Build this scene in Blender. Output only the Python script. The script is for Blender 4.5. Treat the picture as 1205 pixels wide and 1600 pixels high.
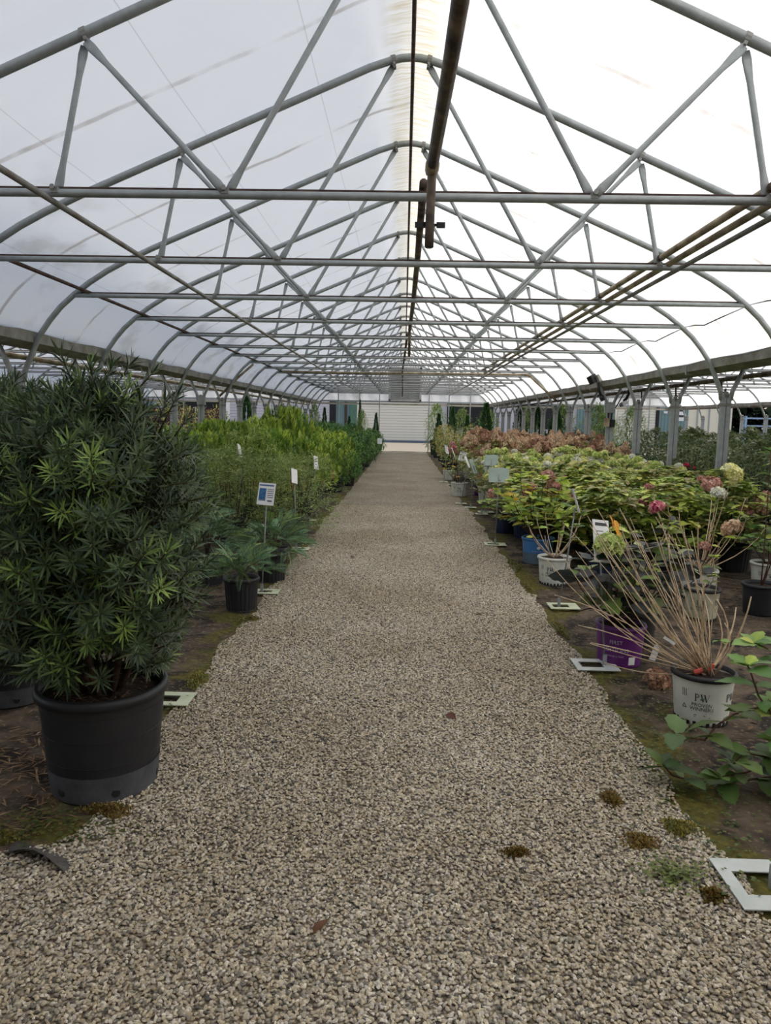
import bpy, math, random
import numpy as np
from mathutils import Matrix, Vector
random.seed(7); rng = np.random.default_rng(7)
PI = math.pi
scene = bpy.context.scene
for o_ in list(bpy.data.objects): bpy.data.objects.remove(o_)
C = scene.collection

# ---------------------------------------------------------------- camera
CAMH = 1.5; PITCH, YAW, ROLL = .1228, .0223, .0187
fw = np.array([-math.sin(YAW)*math.cos(PITCH), math.cos(YAW)*math.cos(PITCH), -math.sin(PITCH)])
rt = np.array([math.cos(YAW), math.sin(YAW), 0.]); upv = np.cross(rt, fw)
cr, sr = math.cos(ROLL), math.sin(ROLL)
rt, upv = cr*rt+sr*upv, -sr*rt+cr*upv
cam_d = bpy.data.cameras.new('camera'); cam = bpy.data.objects.new('camera', cam_d); C.objects.link(cam)
cam_d.sensor_fit = 'HORIZONTAL'; cam_d.sensor_width = 36; cam_d.lens = 36*1157/1205; cam_d.clip_end = 500; cam_d.clip_start = .05
cam.matrix_world = Matrix(((rt[0], upv[0], -fw[0], 0), (rt[1], upv[1], -fw[1], 0), (rt[2], upv[2], -fw[2], CAMH), (0, 0, 0, 1)))
scene.camera = cam

# ---------------------------------------------------------------- world, sun, exposure
w = bpy.data.worlds.new('sky'); scene.world = w; w.use_nodes = True
nt = w.node_tree; bg = nt.nodes['Background']
sky = nt.nodes.new('ShaderNodeTexSky'); sky.sky_type = 'NISHITA'; sky.sun_disc = False
SUN_EL, SUN_AZ = math.radians(37), math.radians(85)      # azimuth measured from +Y towards +X
sky.sun_elevation = SUN_EL; sky.sun_rotation = SUN_AZ; sky.air_density = 1.0; sky.dust_density = 2.5; sky.ozone_density = 1.0
hsv = nt.nodes.new('ShaderNodeHueSaturation'); hsv.inputs['Saturation'].default_value = .62
nt.links.new(sky.outputs[0], hsv.inputs['Color']); nt.links.new(hsv.outputs[0], bg.inputs[0]); bg.inputs[1].default_value = .155
sd = bpy.data.lights.new('sun', 'SUN'); so = bpy.data.objects.new('sun', sd); C.objects.link(so)
sd.energy = 3.1; sd.angle = math.radians(.6); sd.color = (1, .95, .87)
dvec = Vector((math.sin(SUN_AZ)*math.cos(SUN_EL), math.cos(SUN_AZ)*math.cos(SUN_EL), math.sin(SUN_EL)))
so.rotation_euler = dvec.to_track_quat('Z', 'Y').to_euler()
vs = scene.view_settings
vs.view_transform = 'Standard'; vs.look = 'None'; vs.gamma = 1; vs.use_curve_mapping = False; vs.exposure = 0.64

# ---------------------------------------------------------------- helpers
def lin(c): return tuple(((v/255)/12.92 if v/255 <= .04045 else ((v/255+.055)/1.055)**2.4) for v in c)
def mat(name, rgb, rough=.6, metal=0., var=.15, scale=8., bump=0., bscale=60., rgb2=None, spec=.4, attr=False, trans=0., rnd=0., coord='Object'):
    m = bpy.data.materials.new(name); m.use_nodes = True
    n, l = m.node_tree.nodes, m.node_tree.links
    b = n['Principled BSDF']; b.inputs['Roughness'].default_value = rough; b.inputs['Metallic'].default_value = metal
    b.inputs['Specular IOR Level'].default_value = spec
    tc = n.new('ShaderNodeTexCoord')
    c1 = lin(rgb)
    c2 = lin(rgb2) if rgb2 else tuple(max(0, v*(1-var*2)) for v in c1)
    nz = n.new('ShaderNodeTexNoise'); nz.inputs['Scale'].default_value = scale; nz.inputs['Detail'].default_value = 5
    l.new(tc.outputs[coord], nz.inputs['Vector'])
    rp = n.new('ShaderNodeValToRGB'); rp.color_ramp.elements[0].position = .35; rp.color_ramp.elements[1].position = .68
    rp.color_ramp.elements[0].color = (*c2, 1); rp.color_ramp.elements[1].color = (*c1, 1)
    l.new(nz.outputs['Fac'], rp.inputs['Fac'])
    out = rp.outputs[0]
    if attr:
        at = n.new('ShaderNodeAttribute'); at.attribute_name = 'Col'
        mx = n.new('ShaderNodeMix'); mx.data_type = 'RGBA'; mx.blend_type = 'MULTIPLY'; mx.inputs[0].default_value = 1
        l.new(out, mx.inputs[6]); l.new(at.outputs['Color'], mx.inputs[7]); out = mx.outputs[2]
    if rnd:
        oi = n.new('ShaderNodeObjectInfo'); mr = n.new('ShaderNodeMapRange'); mr.inputs[3].default_value = 1-rnd; mr.inputs[4].default_value = 1+rnd
        l.new(oi.outputs['Random'], mr.inputs[0])
        hs = n.new('ShaderNodeHueSaturation'); l.new(mr.outputs[0], hs.inputs['Value']); l.new(out, hs.inputs['Color']); out = hs.outputs[0]
    l.new(out, b.inputs['Base Color'])
    if bump:
        nb = n.new('ShaderNodeTexNoise'); nb.inputs['Scale'].default_value = bscale; nb.inputs['Detail'].default_value = 4
        l.new(tc.outputs[coord], nb.inputs['Vector'])
        bp = n.new('ShaderNodeBump'); bp.inputs['Strength'].default_value = bump; bp.inputs['Distance'].default_value = .01
        l.new(nb.outputs['Fac'], bp.inputs['Height']); l.new(bp.outputs[0], b.inputs['Normal'])
    if trans:
        tr = n.new('ShaderNodeBsdfTranslucent'); l.new(out, tr.inputs[0])
        ms = n.new('ShaderNodeMixShader'); ms.inputs[0].default_value = trans
        l.new(b.outputs[0], ms.inputs[1]); l.new(tr.outputs[0], ms.inputs[2])
        l.new(ms.outputs[0], n['Material Output'].inputs[0])
    return m

class MB:
    def __init__(s): s.v = []; s.f = []; s.c = []
    def add(s, v, f, col=None):
        b = len(s.v); v = [tuple(map(float, p)) for p in v]; s.v += v; s.f += [tuple(int(i)+b for i in q) for q in f]
        s.c += [col or (1, 1, 1)]*len(v); return s
    def box(s, c, d, R=None):
        x, y, z = d[0]/2, d[1]/2, d[2]/2
        v = np.array([(-x,-y,-z),(x,-y,-z),(x,y,-z),(-x,y,-z),(-x,-y,z),(x,-y,z),(x,y,z),(-x,y,z)])
        if R is not None: v = v@np.array(R).T
        return s.add(v+np.array(c), [(0,3,2,1),(4,5,6,7),(0,1,5,4),(1,2,6,5),(2,3,7,6),(3,0,4,7)])
    def tube(s, pts, r, n=8, cap=True, flat=None):
        P = np.array(pts, float); k = len(P)
        r = np.full(k, r) if np.isscalar(r) else np.array(r, float)
        T = np.gradient(P, axis=0); T /= np.linalg.norm(T, axis=1)[:, None]+1e-9
        ref = np.array([0, 0, 1.]) if abs(T[0][2]) < .9 else np.array([1., 0, 0])
        a = np.cross(T[0], ref); a /= np.linalg.norm(a)
        V = []
        for i in range(k):
            a = a-T[i]*(a@T[i]); a /= np.linalg.norm(a); b = np.cross(T[i], a)
            fa, fb = (1, 1) if flat is None else flat[i]
            for j in range(n):
                t = 2*PI*j/n; V.append(P[i]+r[i]*(fa*math.cos(t)*a+fb*math.sin(t)*b))
        F = [(i*n+j, i*n+(j+1) % n, (i+1)*n+(j+1) % n, (i+1)*n+j) for i in range(k-1) for j in range(n)]
        if cap: F += [tuple(reversed(range(n))), tuple((k-1)*n+j for j in range(n))]
        return s.add(V, F)
    def lathe(s, prof, n=28, c=(0, 0, 0)):
        V = []; k = len(prof)
        for r, z in prof:
            for j in range(n): t = 2*PI*j/n; V.append((c[0]+r*math.cos(t), c[1]+r*math.sin(t), c[2]+z))
        return s.add(V, [(i*n+j, i*n+(j+1) % n, (i+1)*n+(j+1) % n, (i+1)*n+j) for i in range(k-1) for j in range(n)])
    def mesh(s, name, m, smooth=False):
        return mk(name, np.array(s.v), s.f, m, smooth, np.array(s.c))
def mk(name, v, f, m, smooth=False, col=None):
    me = bpy.data.meshes.new(name); me.from_pydata(v.tolist() if hasattr(v, 'tolist') else v, [], f)
    if col is not None:
        at = me.color_attributes.new('Col', 'FLOAT_COLOR', 'POINT')
        at.data.foreach_set('color', np.c_[col, np.ones(len(col))].astype(np.float32).ravel())
    me.materials.append(m)
    if smooth: me.polygons.foreach_set('use_smooth', [True]*len(me.polygons))
    me.update(); return me
def obj(name, me, parent=None, loc=(0, 0, 0), rot=(0, 0, 0), scale=(1, 1, 1)):
    if isinstance(me, tuple): me = me[0].mesh(name, *me[1:])
    o = bpy.data.objects.new(name, me); C.objects.link(o); o.parent = parent
    o.location = loc; o.rotation_euler = rot; o.scale = scale if not np.isscalar(scale) else (scale,)*3
    return o
def tag(o, label, cat, group=None):
    o['label'] = label; o['category'] = cat
    if group: o['group'] = group
    return o
def thing(name, label, cat, loc=(0, 0, 0), rz=0, group=None, scale=1):
    o = bpy.data.objects.new(name, None); C.objects.link(o); o.empty_display_size = .1
    o.location = loc; o.rotation_euler = (0, 0, rz); o.scale = (scale,)*3
    return tag(o, label, cat, group)
def struct(name, me, loc=(0, 0, 0), label=None):
    o = obj(name, me, None, loc); o['kind'] = 'structure'
    if label: o['label'] = label
    return o
def copy_tree(o, parent=None):
    c = o.copy(); C.objects.link(c); c.parent = parent
    for ch in o.children: copy_tree(ch, c)
    return c
def place(proto, used, loc, rz, sc, label=None, group=None):
    t = proto if not used else copy_tree(proto)
    t.location = loc; t.rotation_euler = (0, 0, rz); t.scale = sc if not np.isscalar(sc) else (sc,)*3
    if label: t['label'] = label
    if group: t['group'] = group
    return t
ORD = ['first','second','third','fourth','fifth','sixth','seventh','eighth','ninth','tenth','eleventh','twelfth','thirteenth','fourteenth','fifteenth','sixteenth','seventeenth','eighteenth']

# ---------------------------------------------------------------- materials
M = {}
M['galv'] = mat('galvanised_steel', (168, 174, 174), .5, .35, .1, 14, .15, 90)
M['galv_old'] = mat('weathered_steel', (150, 152, 148), .6, .2, .15, 5, .2, 60, rgb2=(118, 112, 102))
M['rust'] = mat('rusty_steel', (96, 78, 68), .8, .1, .2, 9, .3, 60, rgb2=(60, 46, 44))
M['pvc'] = mat('dirty_pvc', (176, 164, 138), .5, 0, .2, 5, .1, 60, rgb2=(112, 96, 74))
M['pvc_dark'] = mat('mouldy_pvc', (120, 104, 86), .6, 0, .2, 9, .2, 60, rgb2=(52, 42, 38))
M['white'] = mat('white_paint', (212, 216, 214), .5, 0, .06, 6)
M['plate'] = mat('sign_plate_pale_green', (206, 212, 186), .45, 0, .08, 9, rgb2=(176, 186, 150))
M['plate_white'] = mat('sign_plate_white', (206, 210, 206), .4, 0, .05, 9, rgb2=(182, 188, 182))
M['plate_back'] = mat('sign_back_grey_green', (150, 166, 156), .45, .2, .08, 7)
M['card'] = mat('white_card', (232, 232, 232), .4, 0, .03, 9)
M['black'] = mat('black_plastic', (34, 35, 38), .55, 0, .2, 12)
M['pot_black'] = mat('black_nursery_pot', (40, 41, 45), .5, 0, .12, 7, .05, 50)
M['pot_base'] = mat('dusty_pot_base', (84, 85, 90), .75, 0, .2, 14, .15, 80)
M['pot_grey'] = mat('faded_green_grey_pot', (104, 110, 96), .7, 0, .15, 9, .1, 60, rgb2=(70, 76, 66))
M['pot_white'] = mat('white_printed_pot', (222, 224, 216), .45, 0, .04, 7, rgb2=(204, 206, 196))
M['pot_dirty'] = mat('dirty_white_pot', (196, 194, 172), .6, 0, .1, 9, rgb2=(150, 148, 122))
M['pot_blue'] = mat('blue_pot', (66, 126, 190), .4, 0, .05, 7)
M['pot_blue_low'] = mat('weathered_blue_pot_base', (98, 120, 134), .6, 0, .1, 9)
M['pot_navy'] = mat('navy_pot', (40, 52, 84), .5, 0, .1, 9)
M['pot_purple'] = mat('purple_pot', (98, 40, 112), .4, 0, .06, 7)
M['soil'] = mat('potting_soil', (66, 52, 42), .95, 0, .3, 40, .8, 70, rgb2=(30, 24, 20))
M['ink'] = mat('dark_ink', (58, 62, 66), .5)
M['ink_pale'] = mat('pale_ink', (205, 190, 210), .5)
M['ink_green'] = mat('green_ink', (120, 150, 130), .5)
M['bark'] = mat('brown_bark', (86, 66, 54), .9, 0, .2, 30, .4, 80, rgb2=(52, 40, 34))
M['twig'] = mat('pale_dry_stem', (222, 202, 170), .8, 0, .15, 30, .2, 80, rgb2=(180, 154, 124), rnd=.15)
M['stem_red'] = mat('reddish_stem', (104, 72, 58), .7, 0, .15, 20)
M['needle'] = mat('dark_needle_leaf', (255, 255, 255), .45, 0, .08, 6, attr=True, trans=.18, rnd=.22)
M['leaf'] = mat('green_leaf', (255, 255, 255), .45, 0, .1, 9, attr=True, trans=.3, rnd=.18)
M['petal'] = mat('flower_petal', (255, 255, 255), .7, 0, .08, 20, attr=True, trans=.25, rnd=.1)
M['steelrod'] = mat('sign_rod', (140, 144, 140), .45, .4, .1, 20)

# ---------------------------------------------------------------- ground
def ground_mat():
    m = bpy.data.materials.new('mossy_landscape_fabric'); m.use_nodes = True
    n, l = m.node_tree.nodes, m.node_tree.links; b = n['Principled BSDF']; b.inputs['Roughness'].default_value = .9
    b.inputs['Specular IOR Level'].default_value = .2
    g = n.new('ShaderNodeNewGeometry')
    def noise(sc, det=6, dist=0):
        q = n.new('ShaderNodeTexNoise'); q.inputs['Scale'].default_value = sc; q.inputs['Detail'].default_value = det; q.inputs['Distortion'].default_value = dist
        l.new(g.outputs['Position'], q.inputs['Vector']); return q.outputs['Fac']
    def ramp(f, p0, c0, p1, c1):
        r = n.new('ShaderNodeValToRGB'); e = r.color_ramp.elements
        e[0].position, e[1].position = p0, p1; e[0].color = (*c0, 1); e[1].color = (*c1, 1); l.new(f, r.inputs[0]); return r.outputs[0]
    def mix(f, a, c):
        x = n.new('ShaderNodeMix'); x.data_type = 'RGBA'; l.new(f, x.inputs[0]); l.new(a, x.inputs[6]); l.new(c, x.inputs[7]); return x.outputs[2]
    base = ramp(noise(4.5, 10, .9), .40, lin((40, 35, 31)), .64, lin((104, 90, 76)))
    spk = ramp(noise(38, 6), .56, (0, 0, 0), .66, (1, 1, 1))
    specks = ramp(noise(20), .3, lin((150, 132, 106)), .7, lin((62, 52, 42)))
    base = mix(spk, base, specks)
    moss = ramp(noise(30, 6), .3, lin((62, 60, 30)), .75, lin((112, 104, 46)))
    # moss grows along the damp strip beside the gravel
    sx = n.new('ShaderNodeSeparateXYZ'); l.new(g.outputs['Position'], sx.inputs[0])
    ab = n.new('ShaderNodeMath'); ab.operation = 'ABSOLUTE'; l.new(sx.outputs[0], ab.inputs[0])
    mr = n.new('ShaderNodeMapRange'); mr.inputs[1].default_value = 1.05; mr.inputs[2].default_value = 1.6; mr.inputs[3].default_value = .20; mr.inputs[4].default_value = -.10
    l.new(ab.outputs[0], mr.inputs[0])
    ad = n.new('ShaderNodeMath'); ad.operation = 'ADD'; l.new(noise(2.1, 7, .4), ad.inputs[0]); l.new(mr.outputs[0], ad.inputs[1])
    mm = ramp(ad.outputs[0], .55, (0, 0, 0), .66, (1, 1, 1))
    l.new(mix(mm, base, moss), b.inputs['Base Color'])
    bp = n.new('ShaderNodeBump'); bp.inputs['Strength'].default_value = .6; bp.inputs['Distance'].default_value = .02
    l.new(noise(22, 8), bp.inputs['Height']); l.new(bp.outputs[0], b.inputs['Normal'])
    return m
def gravel_mat(name, fine):
    m = bpy.data.materials.new(name); m.use_nodes = True
    n, l = m.node_tree.nodes, m.node_tree.links; b = n['Principled BSDF']; b.inputs['Roughness'].default_value = .85
    b.inputs['Specular IOR Level'].default_value = .25
    g = n.new('ShaderNodeNewGeometry')
    stone = n.new('ShaderNodeValToRGB'); e = stone.color_ramp.elements
    cols = [(92, 90, 86), (156, 149, 136), (188, 177, 154), (208, 196, 170), (168, 152, 126), (192, 186, 176), (232, 222, 202)]
    e[0].color = (*lin(cols[0]), 1); e[0].position = 0; e[1].color = (*lin(cols[-1]), 1); e[1].position = 1
    for i, c in enumerate(cols[1:-1]): q = e.new((i+1)/6); q.color = (*lin(c), 1)
    # large soft wear bands: dusty wheel tracks and damp, darker margins
    nz = n.new('ShaderNodeTexNoise'); nz.inputs['Scale'].default_value = .9; nz.inputs['Detail'].default_value = 5
    l.new(g.outputs['Position'], nz.inputs['Vector'])
    tint = n.new('ShaderNodeValToRGB'); tint.color_ramp.elements[0].position = .36; tint.color_ramp.elements[0].color = (.80, .77, .72, 1)
    tint.color_ramp.elements[1].position = .62; tint.color_ramp.elements[1].color = (1, 1, 1, 1); l.new(nz.outputs['Fac'], tint.inputs[0])
    mx = n.new('ShaderNodeMix'); mx.data_type = 'RGBA'; mx.blend_type = 'MULTIPLY'; mx.inputs[0].default_value = 1
    l.new(stone.outputs[0], mx.inputs[6]); l.new(tint.outputs[0], mx.inputs[7])
    if fine:
        oi = n.new('ShaderNodeObjectInfo'); l.new(oi.outputs['Random'], stone.inputs[0])
        l.new(mx.outputs[2], b.inputs['Base Color'])
    else:
        vo = n.new('ShaderNodeTexVoronoi'); vo.inputs['Scale'].default_value = 85; l.new(g.outputs['Position'], vo.inputs['Vector'])
        sp = n.new('ShaderNodeSeparateColor'); l.new(vo.outputs['Color'], sp.inputs[0]); l.new(sp.outputs[0], stone.inputs[0])
        gap = n.new('ShaderNodeValToRGB'); gap.color_ramp.elements[0].position = .35; gap.color_ramp.elements[0].color = (1, 1, 1, 1)
        gap.color_ramp.elements[1].position = .75; gap.color_ramp.elements[1].color = (.32, .29, .26, 1)
        l.new(vo.outputs['Distance'], gap.inputs[0])
        m2 = n.new('ShaderNodeMix'); m2.data_type = 'RGBA'; m2.blend_type = 'MULTIPLY'; m2.inputs[0].default_value = 1
        l.new(mx.outputs[2], m2.inputs[6]); l.new(gap.outputs[0], m2.inputs[7]); l.new(m2.outputs[2], b.inputs['Base Color'])
        bp = n.new('ShaderNodeBump'); bp.inputs['Strength'].default_value = 1; bp.inputs['Distance'].default_value = .01; bp.invert = True
        l.new(vo.outputs['Distance'], bp.inputs['Height']); l.new(bp.outputs[0], b.inputs['Normal'])
    return m
END = 36.85
gm = ground_mat()
V = [(-60, -12, 0), (60, -12, 0), (60, END, 0), (-60, END, 0)]
struct('floor', mk('floor', np.array(V, float), [(0, 1, 2, 3)], gm), label='dark weathered landscape fabric with soil and moss')
# gravel path with a ragged edge
def edge(y, side):
    return side*(1.12+.012*math.sin(y*3.1+side)+.010*math.sin(y*7.7+2*side)+.008*math.sin(y*19+side))
ys = list(np.arange(-8, 8, .06))+list(np.arange(8, END+.01, .3)); ys[-1] = END
def left_edge(y):
    e = edge(y, -1)
    if y < 2.42: e -= min(4., (2.42-y)*2.6)
    return e
pv = []; pf = []
for i, y in enumerate(ys):
    pv += [(left_edge(y), y, .004), (0, y, .012), (edge(y, 1), y, .004)]
    if i: a = 3*i; pf += [(a-3, a-2, a+1, a), (a-2, a-1, a+2, a+1)]
path = struct('gravel_path', mk('gravel_path', np.array(pv), pf, gravel_mat('gravel_far', False)), label='wide path of pale crushed gravel down the middle')
# real pebbles on the nearer part of the path
def pebble_tree():
    ng = bpy.data.node_groups.new('pebbles', 'GeometryNodeTree')
    ng.interface.new_socket('Geometry', in_out='INPUT', socket_type='NodeSocketGeometry')
    ng.interface.new_socket('Geometry', in_out='OUTPUT', socket_type='NodeSocketGeometry')
    N, L = ng.nodes, ng.links
    gi = N.new('NodeGroupInput'); go = N.new('NodeGroupOutput')
    dp = N.new('GeometryNodeDistributePointsOnFaces'); dp.inputs['Density'].default_value = 9000; dp.inputs['Seed'].default_value = 3
    L.new(gi.outputs[0], dp.inputs['Mesh'])
    g2 = N.new('GeometryNodeGeometryToInstance')
    for k in range(6):
        ico = N.new('GeometryNodeMeshIcoSphere'); ico.inputs['Radius'].default_value = 1; ico.inputs['Subdivisions'].default_value = 2 if k < 2 else 1
        nz = N.new('ShaderNodeTexNoise'); nz.noise_dimensions = '4D'; nz.inputs['W'].default_value = k*3.7; nz.inputs['Scale'].default_value = 1.1
        sub = N.new('ShaderNodeVectorMath'); sub.operation = 'SUBTRACT'; sub.inputs[1].default_value = (.5, .5, .5); L.new(nz.outputs['Color'], sub.inputs[0])
        sc = N.new('ShaderNodeVectorMath'); sc.operation = 'SCALE'; sc.inputs['Scale'].default_value = 1.5; L.new(sub.outputs[0], sc.inputs[0])
        sp = N.new('GeometryNodeSetPosition'); L.new(ico.outputs[0], sp.inputs['Geometry']); L.new(sc.outputs[0], sp.inputs['Offset'])
        sm = N.new('GeometryNodeSetMaterial'); sm.inputs['Material'].default_value = PEB; L.new(sp.outputs[0], sm.inputs['Geometry'])
        L.new(sm.outputs[0], g2.inputs[0])
    ip = N.new('GeometryNodeInstanceOnPoints'); ip.inputs['Pick Instance'].default_value = True
    L.new(dp.outputs['Points'], ip.inputs['Points']); L.new(g2.outputs[0], ip.inputs['Instance'])
    rr = N.new('FunctionNodeRandomValue'); rr.data_type = 'FLOAT_VECTOR'; rr.inputs[0].default_value = (-.5, -.5, 0); rr.inputs[1].default_value = (.5, .5, 6.28)
    L.new(rr.outputs[0], ip.inputs['Rotation'])
    rs = N.new('FunctionNodeRandomValue'); rs.data_type = 'FLOAT_VECTOR'; rs.inputs[0].default_value = (.0045, .0035, .0026); rs.inputs[1].default_value = (.0098, .0070, .0052); rs.inputs['Seed'].default_value = 5
    L.new(rs.outputs[0], ip.inputs['Scale'])
    L.new(ip.outputs[0], go.inputs[0]); return ng
PEB = gravel_mat('pebble_stone', True)
pv2 = []; pf2 = []; yy = list(np.arange(1.3, 13.0, .05))
for i, y in enumerate(yy):
    wob = .012*math.sin(y*11)+.012*math.sin(y*4.3)
    pv2 += [(max(left_edge(y)-.03-wob, -2.1), y, .010), (0, y, .016), (edge(y, 1)+.03+wob, y, .010)]
    if i: a = 3*i; pf2 += [(a-3, a-2, a+1, a), (a-2, a-1, a+2, a+1)]
peb = obj('gravel', mk('gravel', np.array(pv2), pf2, PEB)); peb['kind'] = 'stuff'
tag(peb, 'loose pale grey and tan gravel stones covering the near path', 'gravel')
peb.modifiers.new('pebbles', 'NODES').node_group = pebble_tree()
# concrete apron outside the far end
conc = mat('sunlit_concrete', (150, 141, 126), .8, 0, .05, 1.2, .1, 30, coord='Generated')
struct('concrete_apron', mk('concrete_apron', np.array([(-60, END, .0), (60, END, .0), (60, 62, .0), (-60, 62, .0)], float), [(0, 1, 2, 3)], conc), label='sunlit pale concrete yard beyond the open end')

# ---------------------------------------------------------------- greenhouse frame
PITCHX = 8.74; S = 1.897; Y1 = 4.598; NH = 18
HY = [Y1+S*i for i in range(NH)]; HY[-1] = END
half = [(0, 4.464), (.08, 4.458), (.16, 4.44), (.24, 4.415), (.34, 4.383), (.6, 4.273), (1.92, 3.715), (2.8, 3.343), (3.1, 3.205), (3.32, 3.09), (3.52, 2.965), (3.70, 2.83), (3.86, 2.69), (3.99, 2.54), (4.09, 2.40), (4.155, 2.28)]
tail = [(4.20, 2.18), (4.245, 2.08), (4.29, 1.98), (4.31, 1.86)]
hoop_xz = [(-x, z) for x, z in reversed(half[1:]+tail)]+half+tail
def hoop_z(x):
    return float(np.interp(abs(x), [p[0] for p in half], [p[1] for p in half]))
hm = MB().tube([(x, 0, z) for x, z in hoop_xz], .031, 10).mesh('hoop', M['galv'], True)
chm = MB().tube([(x, 0, 2.82) for x in np.linspace(-3.72, 3.72, 12)], .024, 10).mesh('bottom_chord', M['galv'], True)
def web(a, b):
    a, b = np.array(a, float), np.array(b, float); d = b-a; L = np.linalg.norm(d)
    ts = [0, .05/L, .11/L, .17/L, 1-.17/L, 1-.11/L, 1-.05/L, 1]
    fl = [(.25, 1.35), (.25, 1.6), (.55, 1.35), (1, 1), (1, 1), (.55, 1.35), (.25, 1.6), (.25, 1.35)]
    # flattened ends lie in the truss plane
    m = MB(); P = [a+d*t for t in ts]
    T = d/L; yv = np.array([0, 1., 0]); s_ = np.cross(T, yv); n = 10; V = []
    for p, (fa, fb) in zip(P, fl):
        for j in range(n): t = 2*PI*j/n; V.append(p+.0185*(fa*math.cos(t)*yv+fb*math.sin(t)*s_))
    k = len(P); F = [(i*n+j, i*n+(j+1) % n, (i+1)*n+(j+1) % n, (i+1)*n+j) for i in range(k-1) for j in range(n)]
    F += [tuple(reversed(range(n))), tuple((k-1)*n+j for j in range(n))]
    return m.add(V, F).mesh('web_brace', M['galv'], True)
webs = []
for s in (-1, 1):
    webs += [web((s*2.12, .028, 2.83), (s*1.93, .028, 3.66)), web((s*1.90, -.028, 3.66), (s*1.10, -.028, 2.84)), web((s*1.085, .028, 2.84), (s*.148, .028, 4.41))]
def band(x, z, ang):
    c, s_ = math.cos(ang), math.sin(ang)
    return [(x-c*.018, 0, z-s_*.018), (x+c*.018, 0, z+s_*.018)]
clampm = MB().tube([(-.018, 0, 0), (.018, 0, 0)], .036, 10)
clampm.box((0, 0, -.045), (.022, .05, .05)).tube([(0, -.045, -.05), (0, .045, -.05)], .008, 6)
clampm = clampm.mesh('clamp', M['galv_old'])
boltm = MB().tube([(0, -.05, 0), (0, .05, 0)], .009, 6).tube([(0, -.05, 0), (0, -.04, 0)], .016, 6).tube([(0, .04, 0), (0, .05, 0)], .016, 6).box((0, 0, -.012), (.045, .06, .035)).mesh('node_bolt', M['galv_old'])
truss = thing('roof_truss', '', 'roof truss', group='arched steel roof trusses')
obj('hoop', hm, truss); obj('bottom_chord', chm, truss)
for wm in webs: obj('web_brace', wm, truss)
for s in (-1, 1):
    obj('clamp', clampm, truss, (s*1.92, 0, 3.715), (0, s*.4, 0)); obj('clamp', clampm, truss, (s*.148, 0, 4.447), (0, s*.18, 0))
    obj('node_bolt', boltm, truss, (s*2.12, 0, 2.845)); obj('node_bolt', boltm, truss, (s*1.095, 0, 2.85))
bays = {0: 'central bay', 1: 'bay to the right', -1: 'bay to the left'}
first = True
for b in (0, 1, -1):
    for i, y in enumerate(HY):
        lab = '%s steel roof truss from the camera in the %s' % (ORD[i], bays[b])
        t = place(truss, not first, (b*PITCHX, y, 0), 0, 1, lab); first = False
        if b == 0 and i == 0:
            rb = MB().box((0, .035, 2.852), (7.4, .045, .018)); obj('top_bar', (rb, M['rust']), t)

# purlins and gutters
def longtube(name, x, z, r, m, label, y0=-2.95, y1=END, cat='purlin', group=None, x1=None):
    o = obj(name, (MB().tube([(0, 0, 0), ((x1 or x)-x, y1-y0, 0)], r, 10), m, True), None, (x, y0, z)); return tag(o, label, cat, group)
longtube('ridge_purlin', .012, 4.405, .016, M['rust'], 'dark rusty ridge purlin running under the centre of the roof')
longtube('roof_purlin', -2.16, 2.785, .019, M['galv_old'], 'grey purlin tube hung under the left outer truss joints')
longtube('roof_purlin', 2.24, 2.785, .019, M['galv_old'], 'grey purlin tube hung under the right outer truss joints')
longtube('roof_purlin', -3.55, 2.86, .019, M['rust'], 'brown rusty purlin along the left ends of the chords')
for x, lab in ((-PITCHX, 'left'), (PITCHX, 'right')):
    longtube('ridge_purlin', x, 4.405, .016, M['rust'], 'dark ridge purlin under the roof of the bay to the %s' % lab)
gut_prof = [(-.215, 2.42), (-.205, 2.295), (-.10, 2.255), (.10, 2.255), (.205, 2.295), (.215, 2.42), (.19, 2.42), (.18, 2.31), (.09, 2.275), (-.09, 2.275), (-.18, 2.31), (-.19, 2.42)]
gb = MB(); gy0, gy1 = -2.95, END+.1; k = len(gut_prof)
gb.add([(x, gy0, z) for x, z in gut_prof]+[(x, gy1, z) for x, z in gut_prof], [(j, (j+1) % k, k+(j+1) % k, k+j) for j in range(k)]+[tuple(range(k)), tuple(reversed(range(k, 2*k)))])
gme = gb.mesh('gutter_channel', M['galv_old'])
jm = MB().box((0, 0, 2.338), (.434, .03, .168)).mesh('gutter_joint', M['galv'])
for b, lab in ((-.5, 'left of the gravel path'), (.5, 'right of the gravel path'), (1.5, 'at the far right side of the right bay'), (-1.5, 'at the far left side of the left bay')):
    g = thing('gutter', 'long galvanised valley gutter %s' % lab, 'gutter', (b*PITCHX, 0, 0), 0, 'valley gutters')
    obj('gutter_channel', gme, g)
    for i in range(-1, 6): obj('gutter_joint', jm, g, (0, Y1+S*(i*3+.5), 0))
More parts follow.
